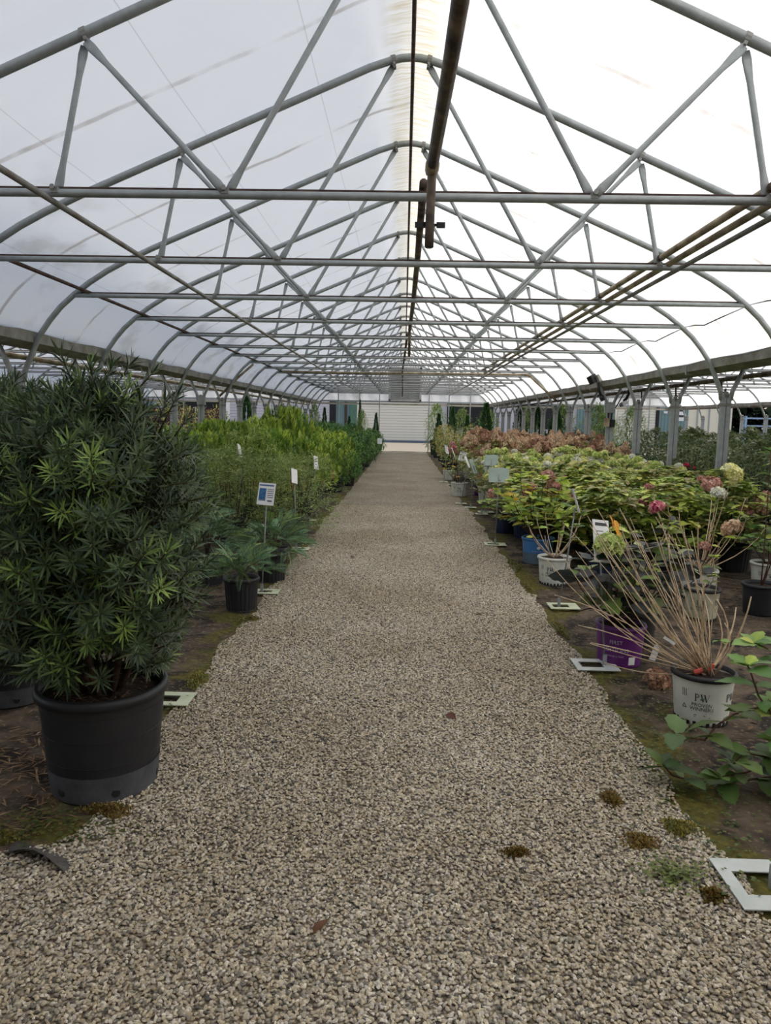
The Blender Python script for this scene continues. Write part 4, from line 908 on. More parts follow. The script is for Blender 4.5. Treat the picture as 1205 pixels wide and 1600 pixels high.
for (x, y, s, h, lab) in [(-4.95, 15.6, 1.4, 1.85, 'airy yellow tan shrub left of the junction box post'), (-5.0, 17.6, 1.3, 1.75, 'airy tan shrub between the middle left posts'), (-5.1, 20.3, 1.2, 1.75, 'loose olive shrub behind the left posts'),
                          (1.5, 22.6, 1.1, 1.15, 'yellow green shrub at the right path edge beside the small signs'), (1.45, 24.4, 1.1, 1.25, 'pale yellow green shrub second along the right path edge'), (1.5, 26.4, 1.15, 1.4, 'light green loose shrub further along the right path edge'), (2.3, 25.4, 1.2, 1.35, 'loose yellow green shrub behind the path edge shrubs'), (1.5, 28.4, 1.1, 1.3, 'farthest loose shrub along the right path edge')]:
    loose.put(x, y, s, lab, 'loose yellowing shrubs', h)
bam = Pool([shrub_proto('potted_bamboo', 'bamboo', 85+i, POTS['big'], 'pot_black', nst=8) for i in range(2)])
for (x, y, s, h, lab) in [(1.45, 33.5, 1.5, 2.3, 'tall airy bamboo beside the right post of the open end'), (2.6, 33.5, 1.6, 2.1, 'bushy bamboo behind the small arborvitae'), (3.7, 33.2, 1.7, 2.1, 'bamboo clump left of the three dark cones'), (5.3, 32.5, 1.8, 2.2, 'bamboo clump behind the three dark cones'), (6.6, 31., 1.9, 2.3, 'bamboo clump right of the three dark cones'), (7.6, 29.5, 1.9, 2.3, 'leafy bamboo between the far right posts'), (8.4, 27.6, 1.8, 2.2, 'bamboo in front of the teal shed corner'), (7.0, 26.0, 1.8, 1.9, 'shorter bamboo behind the middle right posts'), (-1.6, 28.6, .8, 1.9, 'thin light green bamboo rising over the far laurels'), (-2.9, 24.2, .8, 2.0, 'tall slender green shoots above the left laurels')]:
    bam.put(x, y, s, lab, 'airy bamboos', h)

# right bed ----------------------------------------------------------------
hyd = Pool([shrub_proto('potted_hydrangea', 'hydleaf', 91, POTS['big'], 'pot_black', heads=['pink', 'dusty', 'tan'], nheads=4), shrub_proto('potted_hydrangea', 'hydleaf', 92, POTS['big'], 'pot_navy', heads=['green', 'dusty'], nheads=2), shrub_proto('potted_hydrangea', 'hydleaf', 93, POTS['big'], 'pot_black', heads=['hotpink'], nheads=1)])
cre = Pool([shrub_proto('potted_hydrangea', 'hydtan', 95+i, POTS['big'], 'pot_white', heads=['cream', 'green', 'cream', 'white', 'green'], nheads=26, hscale=1.0, ribs=0) for i in range(2)])
tan = Pool([shrub_proto('potted_hydrangea', 'hydtan', 101+i, POTS['big'], 'pot_white', heads=[['tan_p', 'tan', 'brown_p', 'tan'], ['brown_p', 'tan_p', 'brown', 'brown'], ['tan', 'dusty', 'tan_p', 'brown']][i], nheads=22, hscale=.98, ribs=0) for i in range(3)])
for y in np.arange(8.2, 11.4, .75):
    for j, x in enumerate((1.75, 2.45, 3.15, 3.85)):
        if y < 8.6 and j == 0: continue
        xx, yy_ = x+random.uniform(-.12, .12), y+random.uniform(-.12, .12)
        hyd.put(xx, yy_, 1.02, '%s lime green hydrangea in the %s row back from the blue pot' % (ORD[j], ORD[int(round((y-8.2)/.75))]), 'lime green hydrangeas in the right bed', random.uniform(.74, 1.04))
for y in np.arange(11.6, 15.2, .78):
    for j, x in enumerate((1.75, 2.5, 3.25, 4.0)):
        cre.put(x+random.uniform(-.12, .12), y+random.uniform(-.12, .12), 1.1, '%s cream headed hydrangea from the path in the %s row before the tan ones' % (ORD[j], ORD[int(round((y-11.6)/.78))]), 'cream headed hydrangeas', random.uniform(1.0, 1.12))
for y in np.arange(15.4, 27.5, .95):
    for j, x in enumerate((1.95, 2.75, 3.55, 4.3)):
        if j == 0 and y > 21.5: continue
        tan.put(x+random.uniform(-.12, .12), y+random.uniform(-.15, .15), 1.15, '%s tan headed hydrangea from the path in the %s tan row' % (ORD[j], ORD[int(round((y-15.4)/.95))]), 'tan brown hydrangeas', random.uniform(1.15, 1.4))
cam_p = Pool([shrub_proto('potted_camellia', 'camellia', 111+i, POTS['big'], 'pot_black', heads=['white'], nheads=1, hscale=.5) for i in range(3)])
for y in np.arange(8.6, 21, 1.05):
    for j, x in enumerate((5.5, 6.4, 7.3)):
        if j == 0 and y > 14: continue
        cam_p.put(x+random.uniform(-.12, .12), y+random.uniform(-.15, .15), 1.5, '%s olive camellia from the camera in the %s hedge row beyond the right posts' % (ORD[int(round((y-8.6)/1.05))], ORD[j]), 'olive camellia hedge', random.uniform(1.28, 1.5))
rg = Pool([shrub_proto('potted_boxwood', 'roundgreen', 121+i, POTS['big'], 'pot_black') for i in range(2)])
for (x, y, s, lab) in [(5.2, 17.6, 1.0, 'round dark green boxwood just right of the junction box post'), (5.2, 20.0, 1.1, 'round dark green boxwood left of the junction box post'), (5.3, 22.6, 1.2, 'round dark boxwood behind the middle right posts'), (5.5, 25.0, 1.3, 'farthest round dark boxwood behind the right posts'), (5.1, 15.4, .85, 'small round green boxwood beside the pink flowers')]:
    rg.put(x, y, s, lab, 'round dark boxwoods', s*1.05)
aza = Pool([shrub_proto('potted_azalea', 'roundgreen', 125, POTS['black'], 'pot_black', heads=['red', 'hotpink'], nheads=9, hscale=.9)])
for (x, y, s, lab) in [(4.75, 12.6, .85, 'shrub with magenta red flowers under the right post'), (4.55, 13.9, .8, 'second shrub with magenta flowers behind the cream hydrangeas')]:
    aza.put(x, y, s, lab, 'magenta flowering shrubs', s)
# trees outside
def tree(label, x, y, h, r_, seed, cols):
    r = np.random.default_rng(seed); t = thing('tree', label, 'tree', (x, y, 0), 0, 'dark trees outside'); n = 2600
    p, o, u_ = blob_points(r, n, h, r_, .2, 'round'); bv, bf = simple_leaf(.8, .5, .2)
    v, f, c = scatter(bv, bf, p, frames(o+r.normal(0, .5, (n, 3))), r.uniform(.7, 1.4, n), pal(cols, n, r))
    q = obj('foliage', mk('foliage', v, f, M['leaf'], True, c), t); q['kind'] = 'stuff'
    obj('trunk', (MB().tube([(0, 0, 0), (.1, 0, h*.3), (0, .1, h*.7)], [.22, .17, .07], 8), M['bark'], True), t)
for k, (x, y, h, r_, lab) in enumerate([(25, 60, 9, 4, 'dark tree behind the left end of the blue railing'), (31, 61, 10, 4.5, 'dark tree behind the middle of the blue railing'), (38, 60, 9, 4.5, 'dark tree at the right of the blue railing'), (-30, 58, 8, 4, 'dark tree far left beyond the windscreen fence')]):
    tree(lab, x, y, h, r_, 300+k, [(34, 48, 36), (44, 60, 42), (26, 40, 32)])
for o in bpy.data.objects:
    if 'used' in o: del o['used']
#PART3
# ---------------------------------------------------------------- close-up hydrangeas, every leaf its own piece
LEAFC = {'lime': [(176, 198, 80), (152, 180, 70), (196, 206, 100)], 'green': [(112, 148, 76), (96, 134, 68), (128, 160, 84)], 'dark': [(62, 66, 64), (76, 74, 72), (54, 60, 58)], 'olive': [(122, 132, 66), (104, 116, 58)],
         'mid': [(92, 118, 62), (112, 136, 70), (104, 128, 56)], 'deep': [(74, 98, 54), (86, 106, 52)], 'yellow': [(196, 190, 84), (206, 176, 74)], 'orange': [(232, 168, 52), (226, 150, 44)], 'paleu': [(150, 160, 110)]}
LEAF = {}
def hyd_leaf(L, W, col):
    v, f = leaf_shape(L, W, 7, .22, .28, .72, .85); v = v.copy()
    for i in range(len(v)):                       # toothed margin and wavy blade
        if i % 3 != 1 and 3 < i < len(v)-3: v[i, 0] *= 1+.09*(1 if (i//3) % 2 else -1); v[i, 2] += .006*math.sin(i*2.1)
    c = np.tile(col, (len(v), 1)); c[1::3] *= 1.22; return mk('leaf', v, f, M['leaf'], True, c)
for k, cs in LEAFC.items(): LEAF[k] = [hyd_leaf(.115+.012*(i % 2), .072-.006*(i % 2), 1.15*np.array(lin(c))) for i, c in enumerate(cs)]
def put_leaf(par, p, d, kind, sc, r, roll=.3):
    d = unit(np.array(d, float)); Fz = frames(d[None])[0]; o = obj('leaf', LEAF[kind][r.integers(len(LEAF[kind]))], par)
    Mx = Matrix(Fz.tolist()).to_4x4(); Mx.translation = p
    o.matrix_local = Mx@Matrix.Rotation(r.normal(0, roll), 4, 'Y')@Matrix.Scale(sc, 4); return o
def put_head(par, p, kind, sc, r): return obj('flower_head', HEAD[kind], par, p, (r.normal(0, .35), r.normal(0, .35), r.uniform(0, 6)), sc)
def leafy_stem(t, P_, r, kinds, npair, sc, stem_m, rad=.004, start=.35, top=True, head=None, hs=1.):
    P_ = np.array(P_); n = len(P_); obj('stem', (MB().tube(P_, np.linspace(rad, rad*.55, n), 6), stem_m, True), t)
    cum = np.r_[0, np.cumsum(np.linalg.norm(np.diff(P_, axis=0), axis=1))]
    for k in range(npair):
        s_ = cum[-1]*(start+(1-start)*(k+1)/npair*.97); p = np.array([np.interp(s_, cum, P_[:, j]) for j in range(3)])
        a = k*PI/2+r.uniform(-.4, .4)
        for q in (0, PI): put_leaf(t, p, (math.cos(a+q), math.sin(a+q), r.uniform(-.1, .4)), kinds[r.integers(len(kinds))], sc*r.uniform(.75, 1.15), r)
    if top:
        for k in range(4): a = k*PI/2+r.random(); put_leaf(t, P_[-1], (math.cos(a), math.sin(a), .55), kinds[r.integers(len(kinds))], sc*r.uniform(.5, .85), r)
    if head: put_head(t, P_[-1]+np.array((0, 0, .02)), head, hs, r)
PWPOT = (.152, .128, .26)
def potted(name, label, loc, pot, potm, cat='potted shrub', **kw):
    t = thing(name, label, cat, loc); make_pot(t, *pot, M[potm], **kw); return t
face = lambda x, y: math.atan2(-y, -x)
def bush(t, n, H, R0, kinds, seed, npair=3, sc=1., stem='bark', heads=(), z0=.24, start=.35, hs=1.2, lean=(0, 0)):
    r = np.random.default_rng(seed); heads = list(heads)
    for k in range(n):
        a = k*2.4+r.uniform(-.3, .3); u_ = math.sqrt((k+.5)/n); q = R0*u_; h = H*(1-.28*u_*u_)*r.uniform(.88, 1.08)
        P_ = stemcurve((.03*math.cos(a), .03*math.sin(a), z0), (q*math.cos(a)+lean[0], q*math.sin(a)+lean[1], h), (.12*q*math.cos(a), .12*q*math.sin(a), .02), 5)
        leafy_stem(t, P_, r, kinds, npair, sc, M[stem], .0045, start, True, heads.pop() if heads and k % 3 == 0 else None, hs)
# bare stemmed hydrangea in the near white pot
x, y = 1.57, 3.72; r = np.random.default_rng(5)
t = potted('potted_hydrangea', 'bare pale stemmed hydrangea in the nearest white printed pot', (x, y, 0), PWPOT, 'pot_white', rim_m=M['pot_black'], notch=True, print_='pw', pang=face(x, y)+.02, soil=.03)
for k in range(34):
    u_ = k/33; tip = np.array([.84+.68*u_+r.normal(0, .05)-x, r.uniform(-.3, .45), .62+.42*math.sin(PI*(.12+.7*u_))+r.normal(0, .06)]); b = np.array([r.normal(0, .025), r.normal(0, .025), .24])
    bow = np.array([-.02+.05*u_+r.normal(0, .02), r.normal(0, .02), -.05+r.normal(0, .03)])
    P_ = stemcurve(b, tip, bow, 7); P_[1:-1] += r.normal(0, .006, (5, 3))
    obj('stem', (MB().tube(P_, np.linspace(.0036, .0017, 7), 6), M['twig'], True), t)
for k in range(8):
    tip = np.array([r.uniform(-.12, .2), r.uniform(-.1, .3), r.uniform(.45, .68)]); P_ = stemcurve((r.normal(.02, .02), r.normal(0, .02), .24), tip, (r.uniform(.02, .08), 0, 0), 7)
    obj('stem', (MB().tube(P_, np.linspace(.007 if k < 2 else .004, .003, 7), 6), M['twig'], True), t)
for k in range(5):
    P_ = stemcurve((-.02, -.02, .25), (-.5-.07*k, r.uniform(-.25, .1), .27+.09*k), (0, 0, -.03+.02*k), 7); obj('stem', (MB().tube(P_, .0026, 5), M['twig'], True), t)
tape = mat('red_tape', (196, 84, 70), .6)
obj('red_tape', (MB().tube([(-.07, -.05, .26), (-.03, -.055, .275)], .014, 8), tape), t); obj('red_tape', (MB().tube([(.02, -.03, .265), (.03, -.03, .30)], .013, 8), tape), t)
obj('white_tag', (MB().box((-.20, -.04, .42), (.065, .005, .014), Matrix.Rotation(.55, 3, 'Y')), M['card']), t)
for d in ((.7, -.6, .3), (-.8, -.5, .2), (.2, -.9, .1)): put_leaf(t, (.06, -.02, .42), d, 'green', .45, r)
# dark leaved hydrangea in purple pot
x, y = 1.40, 4.60
t = potted('potted_hydrangea', 'dark purple black leaved hydrangea in the purple pot', (x, y, 0), (.150, .132, .26), 'pot_purple', print_='first', pang=face(x, y)-.15, soil=.03)
bush(t, 18, .74, .42, ['dark', 'dark', 'dark', 'dark', 'mid', 'paleu'], 21, 3, 1.45, 'bark', start=.12, lean=(.10, 0))
tag_o = obj('plant_tag', (MB().box((.19, -.10, .10), (.038, .004, .10), Matrix.Rotation(.3, 3, 'Y')), M['card']), t)
r = np.random.default_rng(77)
t = thing('dried_flower_cluster', 'dried brown fallen flower head beside the purple pot', 'flower head', (1.50, 4.18, .0)); o = obj('flower_head', HEAD['brown'], t, (0, 0, .035), (.4, .2, 0), 1.15)
# cream flower and orange leaves on a single stem, by the card sign
x, y = 1.62, 5.0
t = potted('potted_hydrangea', 'slim hydrangea in black pot with a pale green head and orange leaves', (x, y, 0), (.14, .12, .25), 'pot_black', soil=.03)
r = np.random.default_rng(31)
P_ = stemcurve((0, 0, .22), (-.36, -.55, .80), (-.02, -.1, .2), 7); obj('stem', (MB().tube(P_, np.linspace(.005, .003, 7), 6), M['twig'], True), t); put_head(t, (-.37, -.58, .78), 'green', 1.35, r)
for k in range(6): leafy_stem(t, stemcurve((0, 0, .22), (r.uniform(-.3, .25), r.uniform(-.2, .2), r.uniform(.6, .9)), (0, 0, .03), 5), r, ['lime', 'olive', 'dark', 'lime'], 3, .95, M['twig'], .004, .3)
for p in ((-.30, -.30, .93), (-.27, -.30, .90), (-.25, -.29, .84)): put_leaf(t, p, (.35, -.2, -.8), 'orange', .75, r)
# sparse twiggy hydrangeas
def twiggy(label, loc, pot, potm, seed, n, H, R0, heads, kinds=('olive', 'lime', 'mid'), lean=(0, 0), **kw):
    t = potted('potted_hydrangea', label, loc, pot, potm, **kw); r = np.random.default_rng(seed)
    for k in range(n):
        a = k*2.4; q = R0*math.sqrt((k+.5)/n); P_ = stemcurve((0, 0, pot[2]-.02), (q*math.cos(a)+lean[0], q*math.sin(a)+lean[1], H*r.uniform(.6, 1)), (.15*q*math.cos(a), .15*q*math.sin(a), -.02), 6)
        if k % 2: obj('stem', (MB().tube(P_, np.linspace(.005, .0025, 6), 6), M['twig'], True), t)
        else: leafy_stem(t, P_, r, kinds, 2, .7, M['twig'], .005, .45)
    for hx, hy, hz, hk, hs in heads:
        p = np.array((hx-loc[0], hy-loc[1], hz)); obj('stem', (MB().tube(stemcurve((0, 0, pot[2]-.02), p, (.03, 0, .06), 7), np.linspace(.005, .003, 7), 6), M['twig'], True), t); put_head(t, p, hk, hs, r)
    return t
twiggy('empty looking dirty white pot with sparse twigs behind the bare stems', (2.37, 5.75, 0), (.13, .112, .25), 'pot_dirty', 41, 4, .5, .2, [], rim_m=M['pot_black'], notch=True, print_='pw', pang=face(2.37, 5.7), soil=.06)
twiggy('twiggy hydrangea in white pot with tan and pink heads near the right post', (2.62, 6.45, 0), PWPOT, 'pot_white', 42, 16, .95, .55, [(2.76, 6.2, .66, 'tan', 1.35), (2.2, 6.4, .80, 'hotpink', 1.05), (2.90, 7.0, .96, 'dusty', 1.4), (2.74, 6.45, .93, 'white', 1.0), (2.64, 6.0, 1.13, 'cream', 1.4), (2.55, 6.2, .50, 'dusty', .8)], notch=True, print_='pw', pang=face(2.62, 6.45)+.6, soil=.03)
twiggy('twiggy nearly leafless plant in white printed pot beside the blue pot', (1.45, 6.92, 0), PWPOT, 'pot_white', 43, 13, .68, .34, [], notch=True, print_='pw', pang=face(1.45, 6.9)-.2, soil=.02)
x, y = 3.42, 6.86
t = potted('potted_hydrangea', 'dark green hydrangea in white printed pot at the right photo edge', (x, y, 0), PWPOT, 'pot_white', notch=True, print_='pw', pang=face(x, y)+.15, soil=.02); bush(t, 9, .62, .34, ['mid', 'green', 'mid'], 51, 3, .9, heads=['dusty', 'tan'], hs=.9)
t = potted('potted_hydrangea', 'yellow green hydrangea with pink heads in the bright blue pot', (1.48, 7.95, 0), (.17, .148, .28), 'pot_blue', band=(.45, M['pot_blue_low']), print_='blue', pang=face(1.48, 7.95)+.1, soil=.03)
bush(t, 24, .92, .55, ['lime', 'lime', 'green', 'yellow', 'lime'], 52, 4, 1.15, heads=['dusty', 'pink', 'dusty'], hs=1.3)
t = potted('potted_hydrangea', 'low hydrangea with pink head in navy pot by the green sign', (1.43, 10.15, 0), (.15, .13, .24), 'pot_navy', soil=.03); bush(t, 10, .55, .42, ['lime', 'green', 'lime'], 53, 2, .95, heads=['pink', 'pink', 'pink'], hs=1.3)
t = potted('potted_hydrangea', 'olive leaved shrub in white printed pot standing out on the gravel edge', (1.16, 15.06, 0), (.17, .145, .28), 'pot_white', print_='pw', pang=face(1.16, 15.), soil=.03); bush(t, 16, .85, .42, ['olive', 'yellow', 'green', 'olive'], 54, 4, .7)
twiggy('twiggy shrub in white pot behind the two grey sign backs', (1.62, 14.2, 0), (.17, .145, .28), 'pot_white', 55, 12, .8, .35, [(1.45, 13.9, .5, 'hotpink', .8)], kinds=('olive', 'olive'), soil=.03)
t = potted('potted_hydrangea', 'small plant in purple pot behind the grey sign stakes', (1.62, 15.3, 0), (.15, .13, .25), 'pot_purple', soil=.03); bush(t, 7, .6, .3, ['olive', 'green'], 56, 3, .7)
t = potted('potted_hydrangea', 'small pink flowered plant in pale pot further along the right path edge', (1.2, 19.3, 0), (.15, .13, .25), 'pot_white', soil=.03); bush(t, 10, .95, .3, ['green', 'olive'], 57, 3, .8, heads=['hotpink', 'hotpink', 'pink'], hs=1.3)
# tall upright plant at the right edge
t = potted('potted_phlox', 'tall upright plant with whorled bright green leaves at the right edge', (2.92, 5.95, 0), (.14, .12, .25), 'pot_black', soil=.03); r = np.random.default_rng(61)
for (dx, h) in ((0, 1.32), (.12, 1.1), (.2, 1.22)): leafy_stem(t, [(0, 0, .2), (dx*.6, 0, h*.5), (dx, .02, h)], r, ['green', 'lime', 'mid'], 9, .95, M['stem_red'], .006, .3)
# extra hydrangeas filling the middle of the right bed
FW = ['nearest the twiggy white pot', 'behind the twiggy pot with tan heads', 'behind the pot at the right edge', 'under the nearest right post', 'just right of the blue pot', 'in the middle front of the mass', 'beside the tall upright plant']
for i, (x_, y_, s) in enumerate([(2.05, 7.45, .88), (2.75, 7.55, .92), (3.5, 7.75, .95), (4.1, 7.2, .95), (2.2, 8.1, .9), (3.0, 8.2, .95), (3.95, 6.3, .9)]):
    hyd.put(x_, y_, 1.0, 'lime green hydrangea '+FW[i], 'front lime hydrangeas', s)
for o in bpy.data.objects:
    if 'used' in o: del o['used']
# the shrub reaching in at the bottom right
x, y = 2.02, 3.05; r = np.random.default_rng(71)
t = potted('potted_hydrangea', 'leafy green hydrangea reaching in at the bottom right corner', (x, y, 0), PWPOT, 'pot_black', soil=.03)
def br(pts, kinds, npair, sc, start=.25, top=True):
    leafy_stem(t, [(0, 0, .24)]+[(a-x, b-y, c) for a, b, c in pts], r, kinds, npair, sc, M['stem_red'], .006, start, top)
br([(1.671, 3.05, .357), (1.511, 3.05, .319), (1.416, 3.03, .299), (1.344, 3.02, .249), (1.291, 3.0, .193), (1.174, 3.0, .212), (1.153, 3.0, .235)], ['mid', 'mid', 'green', 'deep'], 8, 1.15, .3, False)
br([(1.682, 3.0, .23), (1.565, 3.0, .309), (1.50, 3.0, .392), (1.457, 3.0, .499), (1.444, 3.0, .521)], ['green', 'mid', 'lime', 'mid'], 6, 1.05, .35)
br([(1.639, 2.92, .134), (1.5, 2.92, .166), (1.42, 2.92, .183), (1.37, 2.9, .14)], ['deep', 'mid', 'mid'], 6, 1.15, .3)
br([(1.75, 2.98, .08), (1.413, 2.97, .03), (1.259, 2.95, .03), (1.148, 2.95, .057), (1.105, 2.95, .106)], ['deep', 'mid', 'deep'], 7, 1.1, .35)
br([(1.78, 3.0, .20), (1.60, 2.98, .14), (1.45, 2.95, .08), (1.33, 2.92, .07)], ['mid', 'deep', 'green'], 7, 1.0, .3)
br([(1.8, 2.9, .34), (1.62, 2.9, .30), (1.52, 2.9, .24)], ['mid', 'green', 'deep'], 6, 1.0, .3)
br([(1.8, 3.15, .42), (1.66, 3.2, .52), (1.56, 3.2, .56)], ['lime', 'green'], 5, 1.05, .4)
br([(1.85, 2.8, .3), (1.7, 2.75, .3), (1.55, 2.75, .22)], ['mid', 'green'], 6, 1.1, .4)
# ---------------------------------------------------------------- signs on white base plates
def sign_base(par, w_=.20, d=.135, m='plate', rz=0):
    a, b = w_*.2, d*.27; W, D = w_/2, d/2
    out = [(-W, -D), (W, -D), (W, D), (-W, D)]; inn = [(-W+a*.7, -D+b), (W-a*1.6, -D+b), (W-a*1.6, D-b), (-W+a*.7, D-b)]
    v = [(x, y, z) for z in (.018, .022) for x, y in out+inn]
    f = [(i, (i+1) % 4, 4+(i+1) % 4, 4+i) for i in range(4)]; f2 = [(8+i, 12+i, 12+(i+1) % 4, 8+(i+1) % 4) for i in range(4)]
    s = [(i, 8+i, 8+(i+1) % 4, (i+1) % 4) for i in range(4)]+[(4+i, 4+(i+1) % 4, 12+(i+1) % 4, 12+i) for i in range(4)]
    return obj('base_plate', (MB().add(v, [tuple(reversed(q)) for q in f]+f2+s), M[m]), par, (0, 0, -.012), (0, 0, rz))
def sign(label, base, top, kind, size=(.13, .18), tilt=.3, yaw=0., base_kind='plate', brz=0., bside=1, roll=0., wide=.2):
    t = thing('plant_sign', label, 'sign', (base[0], base[1], 0), 0, 'plant signs on stakes')
    bp = sign_base(t, wide, wide*.85, base_kind, brz); bp.location = (bside*wide*.25, 0, .003)
    dx, dy, z = top[0]-base[0], top[1]-base[1], top[2]
    obj('bracket', (MB().box((0, .0, .05), (.022, .016, .08)), M['galv']), t)
    zs = z-size[1]*.3; obj('stake', (MB().tube([(0, 0, .02), (dx*.5, dy*.5, zs*.5), (dx, dy+.012, zs)], .006, 6), M['steelrod'], True), t)
    R = Matrix.Rotation(yaw, 3, 'Z')@Matrix.Rotation(roll, 3, 'Y')@Matrix.Rotation(-tilt, 3, 'X')
    pl = obj('sign_plate', (MB().box((0, 0, 0), (size[0], .005, size[1])), M['plate_back' if kind == 'back' else 'card']), t, (dx, dy, z), R.to_euler())
    W, Hh = size
    def q(x0, x1, z0, z1, m): return MB().box(((x0+x1)/2*W, -.0035, (z0+z1)/2*Hh), ((x1-x0)*W, .002, (z1-z0)*Hh)), m
    if kind == 'blue':
        obj('picture', q(-.42, -.02, -.32, .25, BLUEPIC), pl); obj('header', q(-.45, .4, .36, .42, M['ink_blue']), pl); obj('price_box', q(-.44, -.08, -.45, -.25, M['card']), pl)
        for k in range(5): obj('text_line', q(.06, .42, .20-k*.09, .225-k*.09, M['ink']), pl)
        obj('text_line', q(.12, .38, -.34, -.28, M['ink']), pl)
    elif kind == 'text':
        for k in range(7): obj('text_line', q(-.38, .38 if k % 3 else .1, .30-k*.1, .315-k*.1, M['ink']), pl)
        obj('header', q(-.42, .36, .38, .45, M['ink']), pl)
    elif kind == 'flower':
        for k in range(6): obj('text_line', q(-.3, .3 if k % 2 else .12, .22-k*.08, .235-k*.08, M['ink']), pl)
        obj('header', q(-.36, .36, .36, .43, M['ink']), pl)
        for (px_, pz, rr, m_) in ((-.2, -.18, .2, M['print_green']), (.0, -.36, .22, M['print_green']), (-.25, -.40, .18, M['print_green'])):
            a = np.linspace(0, 2*PI, 13)[:-1]; obj('picture', (MB().add([(px_*W+math.cos(b_)*rr*W, -.0042, pz*Hh+math.sin(b_)*rr*W*.8) for b_ in a], [tuple(range(12))]), m_), pl)
    elif kind == 'back':
        obj('stake_socket', (MB().box((0, -.008, -Hh*.18), (.02, .014, Hh*.45)), M['steelrod']), pl)
    elif kind == 'small':
        for k in range(3): obj('text_line', q(-.3, .2, .25-k*.2, .29-k*.2, M['ink']), pl)
    return t
BLUEPIC = mat('blue_needle_picture', (58, 120, 168), .4, 0, .3, 60, rgb2=(24, 70, 116)); M['ink_blue'] = mat('blue_ink', (70, 110, 150)); M['print_green'] = mat('printed_green', (52, 84, 66), .4, 0, .2, 30)
sign('sign card with blue picture on a tall stake, left of the path', (-1.19, 6.21), (-1.15, 6.21, .865), 'blue', (.145, .19), .3, -.08, 'plate', 0, 1, .06)
sign('narrow blank white sign leaning left behind the blue sign', (-1.205, 8.37), (-1.23, 8.37, .855), 'blank', (.09, .17), .3, .9, 'plate', 0, 1, .25)
sign('narrow white sign in front of the bright hollies', (-1.42, 10.8), (-1.27, 10.8, .87), 'small', (.09, .20), .3, .9, 'plate', 0, 1, .2)
sign('white text sign standing among the feathery cypress', (-2.41, 8.0), (-2.41, 8.0, 1.05), 'small', (.09, .15), .3, .6, 'plate', 0, 1, .35)
sign('white edge-on sign sticking out of the cypress thicket', (-1.95, 9.0), (-1.99, 9.0, 1.10), 'blank', (.09, .17), .3, 1.35, 'plate', 0, 1, .3)
sign('small white tag sign over the far dark laurels', (-1.2, 24), (-1.35, 24, .80), 'small', (.14, .17), .3, .4, 'plate', 0, 1, .3)
sign('farthest white card sign at the left path edge', (-.95, 26), (-.83, 26, .78), 'small', (.15, .2), .2, .1, 'plate')
sign('white card sign hidden behind the big yew, base plate showing', (-1.25, 3.73), (-1.33, 3.73, .85), 'text', (.14, .2), .3, .2, 'plate', 0, 1, 0, .22)
sign('white base plate with grey stake at the bottom right corner', (1.235, 2.28), (1.40, 2.3, 1.0), 'text', (.14, .2), .3, 0, 'plate_white', 0, .1, 0, .32)
sign('hydrangea card sign beside the purple pot', (1.275, 4.47), (1.215, 4.47, .80), 'flower', (.115, .26), .35, .35, 'plate_white', 0, -.9, .12, .26)
sign('grey sign seen edge-on with pale plate in front of the white pot', (1.30, 5.95), (1.395, 5.95, .89), 'blank', (.13, .2), .3, 1.45, 'plate', 0, .6, .1, .24)
sign('large grey green sign back beside the navy pot', (1.15, 8.99), (1.165, 8.99, .87), 'back', (.245, .19), .5, -.06, 'plate', 0, 0, 0, .26)
sign('second grey green sign back, behind the large one', (1.40, 12.3), (1.46, 12.3, .88), 'back', (.21, .2), .5, -.1, 'plate', 0, 0, 0, .26)
sign('slanted narrow grey sign left of the second grey green back', (1.30, 12.0), (1.36, 12.0, .70), 'back', (.2, .19), .4, 1.2, 'plate', 0, 0)
sign('slanted grey sign on thick stake beside the white printed pot', (1.20, 12.9), (1.22, 12.9, .74), 'back', (.2, .26), .4, 1.15, 'plate', 0, 0)
sign('thin white edge-on sign beside the slanted grey one', (1.08, 13.5), (1.17, 13.5, .78), 'blank', (.18, .22), .4, 1.3, 'plate', 0, 0)
sign('white text card tilted over the olive shrub', (1.28, 16.8), (1.34, 16.8, .73), 'text', (.15, .21), .4, -.35, 'plate', 0, 0, .2)
sign('small white tilted card left of the tan hydrangeas', (1.02, 18.3), (1.07, 18.3, .82), 'text', (.13, .22), .4, .9, 'plate', 0, 0, .2)
sign('thin edge-on card just right of the small tilted card', (1.18, 17.6), (1.19, 17.6, .78), 'blank', (.13, .25), .4, 1.35, 'plate', 0, 0, .1)
